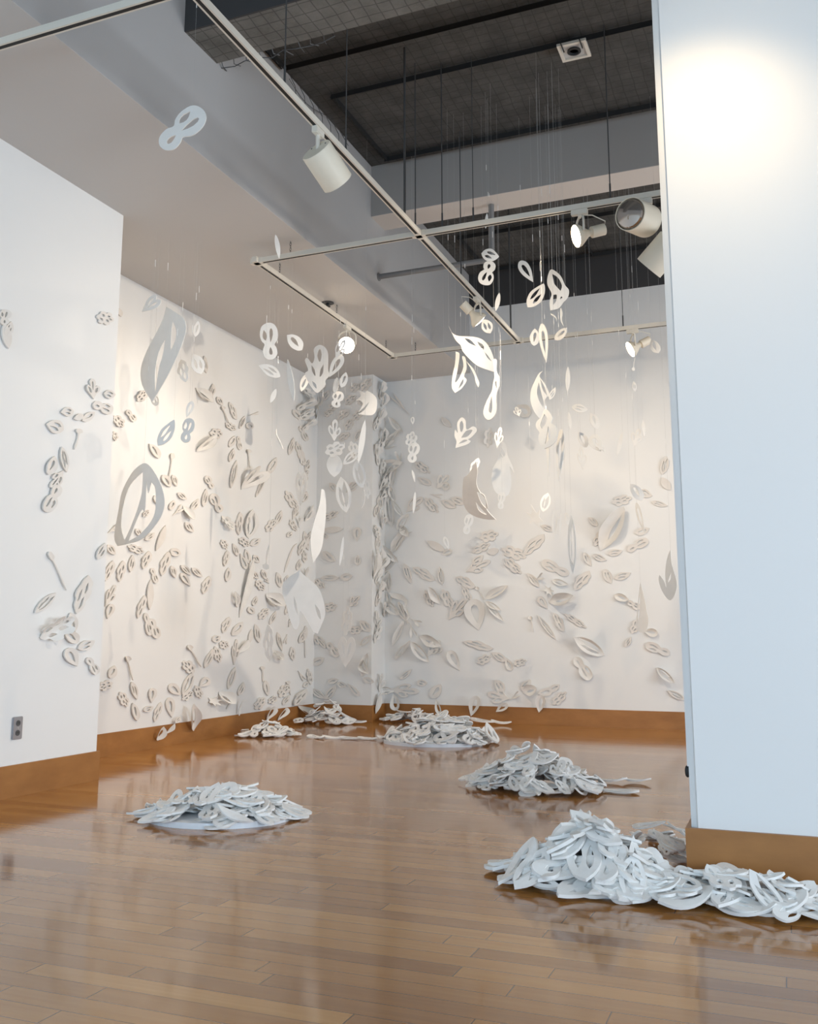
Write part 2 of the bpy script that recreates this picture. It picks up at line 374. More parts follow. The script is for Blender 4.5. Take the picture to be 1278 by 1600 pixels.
# grey pipe under the painted beam
bm = bmesh.new()
tube(bm, [(XB+0.001, 7.985, 4.41), (-2.42, 7.985, 4.41), (-2.37, 7.985, 4.43), (-2.352, 7.985, 4.48), (-2.35, 7.985, ZB)], 0.026, 14)
e = empty('conduit_pipe', (XB, 7.985, 4.41), 'grey painted pipe coming out of the fascia and turning up to the beam', 'pipe')
me = done(bm, smooth=40); me.transform(Matrix.Translation(-Vector(e.location))); link('pipe_run', me, M_pipe, e)
bm = bmesh.new(); lathe(bm, [(0.026, 0), (0.04, 0), (0.04, 0.01), (0.026, 0.01)], aim((0.0, 0, 0), (1, 0, 0))); link('wall_flange', done(bm, smooth=40), M_pipe, e)

# ------------------------------------------------------------------ lighting track
def track(p0, p1, label, side=1):
    p0, p1 = Vector(p0), Vector(p1); d = (p1-p0).normalized(); s = Vector((-d.y, d.x, 0))
    o = empty('lighting_track', p0, label, 'lighting track')
    Ln = (p1-p0).length
    M = Matrix(((d.x, s.x, 0, 0), (d.y, s.y, 0, 0), (0, 0, 1, 0), (0, 0, 0, 1)))
    bm = bmesh.new()
    box(bm, 0, Ln, -0.022, 0.022, 0.014, 0.034, M)
    box(bm, 0, Ln, -0.022, -0.011, -0.006, 0.014, M); box(bm, 0, Ln, 0.011, 0.022, -0.006, 0.014, M)
    link('rail', done(bm), M_track, o)
    link('slot', boxme(0, Ln, -0.0108, 0.0108, -0.0062, 0.012, M=M), M_slot, o, label='black conductor slot')
    return o
track((-2.49, -1.5, ZT), (-2.49, 9.36, ZT), 'long cream lighting track running towards the back wall')
track((-3.93, 6.48, ZT), (4.2, 6.48, ZT), 'cream lighting track crossing the room in front of the painted beam')
track((-3.93, 6.53, ZT), (-3.93, 9.37, ZT), 'short cream lighting track hung under the soffit')
track((-3.93, 9.40, ZT), (-0.55, 9.40, ZT), 'cream lighting track crossing the room nearest the back wall')
track((-4.3, 3.42, ZT), (4.2, 3.42, ZT), 'cream lighting track crossing nearest the camera at upper left')
for i, (x, y, lb) in enumerate(((-3.93, 6.48, 'joining the soffit track and the front cross track'), (-3.93, 9.40, 'joining the soffit track and the rear cross track'), (-2.49, 6.48, 'where the long track crosses the front cross track'), (-2.49, 9.38, 'at the far end of the long track'))):
    bm = bmesh.new(); box(bm, x-0.055, x+0.055, y-0.024, y+0.024, ZT-0.008, ZT+0.037); box(bm, x-0.024, x+0.024, y-0.055, y+0.055, ZT-0.008, ZT+0.037)
    tag(link('track_connector', done(bm), M_track), 'cream track connector ' + lb, 'track connector')
def chain(x, y, z0, z1, label):
    bm = bmesh.new(); z = z0; k = 0
    while z < z1-0.005:
        h = min(0.028, z1-z+0.004); a = Vector((1, 0, 0)) if k % 2 else Vector((0, 1, 0))
        c = Vector((x, y, z+h/2)); pts = [c+a*(0.007*math.cos(t))+Vector((0, 0, (h/2)*math.sin(t))) for t in [2*math.pi*j/10 for j in range(11)]]
        tube(bm, pts, 0.0022, 4, False); z += 0.022; k += 1
    tag(link('suspension_chain', done(bm), M_steel), label, 'chain')
Z1 = Vector((0, 0, 1))
for px, py, lb in ((526, 490, 'beside the sprinkler'), (603, 548, 'near the rear corner connector'), (437, 420, 'just behind the front corner connector')):
    p = on_plane(px, py, (-3.93, 0, 0), Vector((1, 0, 0))); chain(-3.93, p.y, ZT+0.034, ZS, 'short steel chain holding the soffit track ' + lb)
for x, lb in ((-3.62, 'left end of the front cross track'),): chain(x, 6.48, ZT+0.034, ZS, 'short steel chain holding the '+lb)
p = on_plane(649, 551, (0, 9.4, 0), Vector((0, 1, 0))); chain(p.x, 9.40, ZT+0.034, ZS, 'short steel chain holding the left end of the rear cross track')
chain(-3.75, 3.42, ZT+0.034, ZS, 'short steel chain holding the cross track nearest the camera')
def rod(x, y, z0, z1, r, label, weight=True):
    e = empty('suspension_rod', (x, y, z1), label, 'suspension rod', None)
    bm = bmesh.new(); tube(bm, [(0, 0, z0-z1), (0, 0, 0)], r, 6); link('wire', done(bm), M_steel, e)
    if weight:
        bm = bmesh.new(); tube(bm, [(0, 0, z0-z1), (0, 0, z0-z1+0.12)], 0.007, 8); link('turnbuckle', done(bm), M_steel, e)
ry = on_plane(453, 190, (-2.49, 0, 0), Vector((1, 0, 0)))
rod(-2.49, 4.35, ZT+0.034, ZB+0.5, 0.004, 'thin steel hanger wire of the long track near the can lamp')
rod(-2.49, 5.16, ZT+0.034, ZC, 0.004, 'thin steel hanger wire of the long track just past the can lamp')
rod(-2.49, 6.18, ZT+0.034, ZC, 0.009, 'thick grey hanger rod of the long track before the crossing')
rod(-2.49, 6.40, ZT+0.034, ZC, 0.0045, 'thin hanger wire with oval weight at the track crossing')
rod(-2.30, 6.48, ZT+0.034, ZC, 0.0045, 'thin hanger wire of the front cross track right of the crossing')
rod(-2.05, 6.48, ZT+0.034, ZC, 0.003, 'faint hanger wire of the front cross track below the beam')
rod(-2.49, 7.5, ZT+0.034, ZC, 0.0045, 'thin hanger wire of the long track before the cream spotlight')
rod(-2.49, 9.1, ZT+0.034, ZC, 0.009, 'thick grey hanger rod at the far end of the long track')
rod(-1.02, 6.48, ZT+0.034, ZC, 0.0045, 'thin hanger wire with dark oval weight near the glass lamp')
rod(-1.4, 9.40, ZT+0.034, ZC, 0.0035, 'thin hanger wire of the rear cross track')

# ------------------------------------------------------------------ lamps
def yoke_lamp(x, y, along, direction, label, lit=True, power=0, cone=60, size=1.0, target=None, color=(1.0, 0.86, 0.70)):
    """spotlight head on a U bracket hanging from the track"""
    e = empty('track_spotlight', (x, y, ZT), label, 'spotlight')
    d = Vector(direction).normalized(); c = Vector((0, 0, -0.20*size))
    bm = bmesh.new()
    if along == 'x': box(bm, -0.06, 0.06, -0.02, 0.02, -0.045, -0.006, bev=0.004)
    else: box(bm, -0.02, 0.02, -0.06, 0.06, -0.045, -0.006, bev=0.004)
    link('track_adapter', done(bm), M_track, e)
    side = d.cross(Vector((0, 0, 1))).normalized(); R = 0.085*size
    bm = bmesh.new()
    pts = [c+side*R, c+side*R+Vector((0, 0, 0.08*size))]+[c+side*(R*math.cos(t))+Vector((0, 0, 0.08*size+0.06*size*math.sin(t))) for t in [math.pi*k/10 for k in range(1, 10)]]+[c-side*R+Vector((0, 0, 0.08*size)), c-side*R]
    tube(bm, pts, 0.009*size, 8); tube(bm, [(0, 0, -0.04), (0, 0, -0.07)], 0.012, 8)
    link('yoke', done(bm, smooth=50), M_track, e)
    M = aim(c, d)
    s = size
    bm = bmesh.new(); lathe(bm, [(0.02*s, -0.19*s), (0.042*s, -0.19*s), (0.042*s, -0.09*s), (0.02*s, -0.085*s)], M, 24); link('socket', done(bm, smooth=40), M_lampbody, e)
    bm = bmesh.new(); lathe(bm, [(0.022*s, -0.088*s), (0.028*s, -0.06*s), (0.055*s, -0.025*s), (0.078*s, 0.005*s), (0.084*s, 0.03*s), (0.080*s, 0.034*s)], M, 28, cap=False); link('reflector', done(bm, smooth=40), M_lampbody, e)
    bm = bmesh.new(); lathe(bm, [(0.080*s, 0.026*s), (0.06*s, 0.036*s), (0.03*s, 0.042*s), (0.002, 0.044*s)], M, 28); link('lens', done(bm, smooth=40), M_lit if lit else M_glass, e, label='glowing lens' if lit else None)
    bm = bmesh.new(); tube(bm, [c-d*0.19*s, c-d*0.2*s+Vector((0, 0, 0.06*s)), c-d*0.10*s+Vector((0, 0, 0.13*s)), (0, 0, -0.045)], 0.004, 6); link('cord', done(bm), M_track, e)
    if power:
        p = Vector((x, y, ZT))+c+d*0.07*s
        spot(p, p+d if target is None else target, power, cone, color=color)
    return e
def can_lamp(x, y, direction, label, r=0.100, h=0.24, power=0, cone=70, target=None, color=(1.0, 0.80, 0.56), glass=False, drop=0.16, along='y'):
    e = empty('can_spotlight', (x, y, ZT), label, 'spotlight'); d = Vector(direction).normalized()
    bm = bmesh.new()
    if along == 'x': box(bm, -0.05, 0.05, -0.02, 0.02, -0.05, -0.006, bev=0.004)
    else: box(bm, -0.02, 0.02, -0.05, 0.05, -0.05, -0.006, bev=0.004)
    link('track_adapter', done(bm), M_track, e)
    c0 = Vector((0, 0, -drop)); bm = bmesh.new(); tube(bm, [(0, 0, -0.045), c0], 0.014, 10); link('stem', done(bm, smooth=50), M_track, e)
    M = aim(c0-d*0.02, d)
    bm = bmesh.new(); lathe(bm, [(0.002, 0), (r*0.96, 0), (r, 0.006), (r, h), (r-0.006, h), (r-0.008, 0.05), (0.002, 0.045)], M, 40, cap=False); link('shade', done(bm, smooth=35), M_lampbody, e)
    if glass:
        bm = bmesh.new(); lathe(bm, [(r-0.01, h-0.01), (r*0.8, h+0.012), (r*0.4, h+0.024), (0.002, h+0.028)], M, 32); link('lens', done(bm, smooth=40), M_glass, e, label='clear faceted glass lens')
    for a in (0.6, 2.6): 
        bm = bmesh.new(); lathe(bm, [(0.001, -0.003), (0.005, -0.003), (0.005, 0.001), (0.001, 0.001)], M @ Matrix.Translation((r*0.7*math.cos(a), r*0.7*math.sin(a), 0)), 8); link('screw', done(bm), M_steel, e)
    if power:
        p = Vector((x, y, ZT))+c0+d*(h*0.75); spot(p, p+d if target is None else target, power, cone, radius=0.05, color=color)
    return e
can_lamp(-2.49, 4.77, (0.24, 0.80, -0.58), 'large cream cylinder lamp on the long track aimed away from the camera', power=150, cone=66, target=(-1.75, 7.6, 2.75))
yoke_lamp(-1.245, 6.48, 'x', (-0.80, -0.45, -0.28), 'lit spotlight on the front cross track with its glowing lens showing', power=120, cone=95, target=(-4.9, 6.0, 1.7))
yoke_lamp(-2.49, 7.95, 'y', (0.55, 0.45, -0.65), 'cream spotlight on the long track seen from behind', power=85, cone=90, target=(-1.9, 10.8, 1.9))
yoke_lamp(-3.93, 8.22, 'y', (0.25, -0.9, -0.42), 'lit round spotlight hanging from the soffit track', power=80, cone=110, target=(-4.9, 5.9, 1.4))
yoke_lamp(-1.31, 9.40, 'x', (-0.82, -0.35, -0.45), 'small lit spotlight on the rear cross track', power=190, cone=88, target=(-5.3, 7.9, 1.7))
can_lamp(-0.78, 6.48, (-0.35, -0.9, -0.10), 'clear glass fronted cylinder lamp half hidden by the pillar', glass=True, r=0.115, drop=0.17, along='x')
can_lamp(-0.62, 6.48, (-0.72, 0.2, -0.65), 'cream cylinder lamp below the glass lamp at the pillar edge', r=0.105, h=0.24, drop=0.36, along='x')
# heads further along the tracks, above and beside the frame
yoke_lamp(-0.15, 3.42, 'x', (-0.15, 0.65, -0.75), 'spotlight on the near cross track aimed at the pillar', power=24, cone=104, target=(-0.32, 4.22, 2.85), color=(1.0, 0.74, 0.42))
yoke_lamp(1.2, 6.48, 'x', (0.1, 0.8, -0.6), 'spotlight on the front cross track hidden behind the pillar', power=105, cone=88, target=(-1.2, 10.8, 1.7))
# ------------------------------------------------------------------ cut-out shapes
# unit shapes: x across (-0.5..0.5), y from base (0) to tip (1)
def smooth_loop(pts, n=4):
    """closed Catmull-Rom through pts; a point given as (x, y, 1) stays a sharp corner"""
    P = [Vector((p[0], p[1])) for p in pts]; S = [len(p) > 2 for p in pts]; m = len(P); out = []
    for i in range(m):
        p1, p2 = P[i], P[(i+1) % m]
        p0 = P[i-1] if not S[i] else p1-(p2-p1)*0.3
        p3 = P[(i+2) % m] if not S[(i+1) % m] else p2+(p2-p1)*0.3
        for k in range(n):
            t = k/n
            out.append(0.5*((2*p1)+(p2-p0)*t+(2*p0-5*p1+4*p2-p3)*t*t+(3*p1-p0-3*p2+p3)*t**3))
    return out
def slit(x0, y0, x1, y1, w, n=5):
    w = w*1.4
    a, b = Vector((x0, y0)), Vector((x1, y1)); d = b-a; s = Vector((-d.y, d.x))*w/2/d.length
    out = [a]
    for k in range(1, n): t = k/n; out.append(a+d*t+s*math.sin(math.pi*t**0.8))
    out.append(b)
    for k in range(n-1, 0, -1): t = k/n; out.append(a+d*t-s*math.sin(math.pi*t**0.8))
    return out
def drop(x0, y0, x1, y1, w, n=10):
    """teardrop hole, point at the first end, round at the second"""
    a, b = Vector((x0, y0)), Vector((x1, y1)); d = b-a; s = Vector((-d.y, d.x))*w/2/d.length; out = []
    for k in range(n):
        t = 2*math.pi*k/n; u = (1-math.cos(t))/2
        out.append(a+d*u+s*math.sin(t)*math.sin(t/2)**1.0)
    return out
SHP = {
 'L': ([(0, 0, 1), (.30, .14), (.50, .42), (.38, .72), (.10, .93), (-.10, 1.0, 1), (-.30, .80), (-.50, .48), (-.34, .16)], [slit(.12, .20, .22, .66, .17), slit(-.20, .26, -.12, .80, .17)]),
 'l': ([(0, 0, 1), (.40, .18), (.50, .50), (.30, .82), (-.05, 1.0, 1), (-.36, .76), (-.50, .44), (-.30, .12)], [drop(-.05, .22, .05, .78, .42)]),
 'B': ([(0, 0, 1), (.36, .22), (.50, .52), (.30, .84), (0, 1.0, 1), (-.30, .80), (-.42, .50), (-.28, .20)], []),
 'O': ([(0, 0, 1), (.34, .20), (.50, .50), (.34, .80), (0, 1.0, 1), (-.38, .76), (-.50, .44), (-.30, .14)], [slit(.04, .14, .16, .88, .30), slit(-.10, .16, -.22, .74, .22)]),
 'R': ([(0, 0, 1), (.24, .22), (.46, .50), (.48, .80), (.20, .99), (-.16, .99), (-.46, .80), (-.48, .50), (-.24, .20)], [drop(0, .24, 0, .84, .50)]),
 'D': ([(-.14, 0), (.16, .02), (.36, .14), (.34, .30), (.26, .40), (.46, .54), (.50, .76), (.34, .94), (.02, 1.0), (-.36, .92), (-.50, .70), (-.44, .52), (-.30, .42), (-.42, .28), (-.38, .10)], [drop(.02, .34, .0, .12, .26), drop(.04, .46, .18, .84, .26), slit(-.22, .52, -.26, .82, .18)]),
 'T': ([(0, 0, 1), (.22, .24), (.44, .36), (.50, .54), (.36, .64), (.20, .58), (.26, .78), (.16, .96), (-.04, 1.0), (-.20, .86), (-.18, .64), (-.36, .74), (-.50, .64), (-.46, .44), (-.24, .24)], [drop(.0, .42, .03, .88, .18), slit(.14, .32, .38, .54, .13), slit(-.12, .32, -.38, .64, .15)]),
 'C': ([(-.05, 0), (.14, .04), (.24, .16), (.42, .18), (.50, .36), (.40, .48), (.50, .62), (.40, .80), (.22, .82), (.10, .99), (-.14, .98), (-.24, .82), (-.42, .80), (-.50, .60), (-.38, .48), (-.48, .34), (-.38, .16), (-.20, .14)], [slit(.08, .20, .26, .40, .12), slit(-.22, .22, -.10, .44, .14), slit(.08, .54, .24, .74, .14), drop(-.14, .50, -.22, .76, .18), slit(-.04, .70, .02, .92, .10)]),
 'H': ([(0, 0, 1), (.30, .30), (.50, .62), (.44, .90), (.22, 1.0), (.04, .88), (0, .80, 1), (-.06, .90), (-.26, 1.0), (-.46, .88), (-.50, .60), (-.28, .28)], [drop(.06, .30, .24, .84, .22), drop(-.08, .34, -.26, .82, .22)]),
 'W': ([(.05, 0, 1), (.30, .14), (.38, .28), (.34, .36), (.48, .50), (.50, .62), (.42, .70), (.40, .84), (.18, .94), (-.05, 1.0, 1), (-.28, .84), (-.34, .72), (-.50, .56), (-.50, .42), (-.36, .34), (-.32, .18)], [slit(.06, .12, .14, .46, .14), slit(.14, .52, .10, .82, .14), slit(-.20, .28, -.16, .64, .13)]),
 'V': ([(0, 0, 1), (.10, .30), (.44, .62), (.50, .98, 1), (.16, .74), (.02, .48), (-.10, .70), (-.40, 1.0, 1), (-.50, .86), (-.22, .50), (-.08, .26)], []),
 'N': ([(.0, 0), (.50, .06), (.40, .18), (.12, .24), (.06, .5), (.20, .8), (.10, 1.0, 1), (-.08, .8), (-.16, .5), (-.14, .24), (-.50, .16), (-.40, .04)], []),
 'S': ([(.30, 0, 1), (.40, .25), (.20, .55), (.10, .80), (.50, 1.0, 1), (-.10, .86), (-.22, .55), (-.05, .25)], []),
 'P': ([(0, 0, 1), (.26, .16), (.50, .40), (.46, .66), (.20, .90), (.02, 1.0, 1), (-.26, .86), (-.46, .60), (-.50, .34), (-.24, .10)], [slit(.08, .26, .12, .82, .16)]),
 'K': ([(0, 0, 1), (.14, .22), (.44, .20), (.30, .42), (.50, .66), (.22, .62), (.06, 1.0, 1), (-.12, .66), (-.46, .78), (-.26, .50), (-.50, .34), (-.16, .30)], []),
}
WORD = {'L': 'slit leaf', 'l': 'one-hole leaf', 'B': 'plain leaf', 'O': 'ribbed leaf', 'R': 'teardrop loop', 'D': 'double-lobed', 'T': 'three-petal', 'C': 'bumpy holed', 'H': 'heart-shaped', 'W': 'scalloped leaf', 'V': 'two-bladed sprig', 'N': 'thin stem', 'S': 'curved blade', 'P': 'curled petal', 'K': 'jagged star'}

KIND = {'L': 'slit_leaf_cutout', 'l': 'one_hole_leaf_cutout', 'B': 'plain_leaf_cutout', 'O': 'ribbed_leaf_cutout', 'R': 'teardrop_loop_cutout', 'D': 'double_lobed_cutout', 'T': 'three_petal_cutout', 'C': 'bumpy_cutout', 'H': 'heart_cutout', 'W': 'scalloped_leaf_cutout', 'V': 'sprig_cutout', 'N': 'stem_cutout', 'S': 'curved_blade_cutout', 'P': 'petal_cutout', 'K': 'star_cutout', None: 'large_hanging_cutout'}
def tri_sheet(out, holes, grid):
    """triangulate an outline with holes, with inner points so the sheet can bend"""
    pts = list(out); loops = [list(range(len(out)))]; edges = []
    for h in holes:
        s = len(pts); pts += h; loops.append(list(range(s, s+len(h))))
    for lp in loops: edges += [(lp[i], lp[(i+1) % len(lp)]) for i in range(len(lp))]
    polys = [[pts[i] for i in lp] for lp in loops]
    def inside(p):
        c = False
        for q in polys:
            j = len(q)-1
            for i in range(len(q)):
                if (q[i].y > p.y) != (q[j].y > p.y) and p.x < (q[j].x-q[i].x)*(p.y-q[i].y)/(q[j].y-q[i].y)+q[i].x: c = not c
                j = i
        return c
    if grid:
        xs = [p.x for p in out]; ys = [p.y for p in out]
        for i in range(1, grid):
            for j in range(1, grid):
                p = Vector((min(xs)+(max(xs)-min(xs))*i/grid, min(ys)+(max(ys)-min(ys))*j/grid))
                if inside(p): pts.append(p)
    r = delaunay_2d_cdt([Vector((p.x, p.y)) for p in pts], edges, [], 0, 1e-6)
    V, Fc = r[0], r[2]
    return V, [f for f in Fc if inside((V[f[0]]+V[f[1]]+V[f[2]])/3)]
_cache = {}
def unit(code, grid=5, n=3):
    k = (code, grid, n)
    if k not in _cache: _cache[k] = tri_sheet(smooth_loop(SHP[code][0], n), SHP[code][1], grid)
    return _cache[k]
def solid(V, Fc, f, th):
    """f maps a 2D point to (position, normal); returns a closed sheet of thickness th"""
    bm = bmesh.new(); top = []; bot = []
    for v in V:
        p, nn = f(v); top.append(bm.verts.new(p+nn*th/2)); bot.append(bm.verts.new(p-nn*th/2))
    cnt = {}
    for t in Fc:
        for a, b in ((t[0], t[1]), (t[1], t[2]), (t[2], t[0])): cnt[(a, b)] = 1
        try:
            bm.faces.new([top[i] for i in t]); bm.faces.new([bot[i] for i in reversed(t)])
        except ValueError: pass
    for (a, b) in cnt:
        if (b, a) not in cnt:
            try: bm.faces.new((top[b], top[a], bot[a], bot[b]))
            except ValueError: pass
    for v in [v for v in bm.verts if not v.link_faces]: bm.verts.remove(v)
    me = D.meshes.new('cutout'); bm.normal_update(); bmesh.ops.recalc_face_normals(bm, faces=bm.faces); bm.to_mesh(me); bm.free()
    me.polygons.foreach_set('use_smooth', [True]*len(me.polygons)); me.set_sharp_from_angle(angle=math.radians(38))
    return me
def place_origin(me, o=None):
    """put the object's origin at the mesh centre"""
    co = [v.co for v in me.vertices]; c = sum(co, Vector())/len(co)
    me.transform(Matrix.Translation(-c)); return c

# ------------------------------------------------------------------ reliefs on the walls
SURF = {'N': ((XN, 0, 0), (1, 0, 0), 'near left wall'), 'F': ((XF, 0, 0), (1, 0, 0), 'far left wall'),
        'K': ((0, YK, 0), (0, -1, 0), 'corner pier front'), 'S': ((XK, 0, 0), (1, 0, 0), 'corner pier side'), 'W': ((0, YW, 0), (0, -1, 0), 'back wall')}
BANDS = [(0.42, 'by the baseboard'), (0.95, 'low down'), (1.5, 'below mid height'), (2.1, 'around mid height'), (2.8, 'above mid height'), (9, 'high up')]
ORD = ['first', 'second', 'third', 'fourth', 'fifth', 'sixth', 'seventh', 'eighth', 'ninth', 'tenth', 'eleventh', 'twelfth', 'thirteenth', 'fourteenth', 'fifteenth', 'sixteenth', 'seventeenth', 'eighteenth', 'nineteenth', 'twentieth', 'twenty-first', 'twenty-second', 'twenty-third', 'twenty-fourth', 'twenty-fifth']
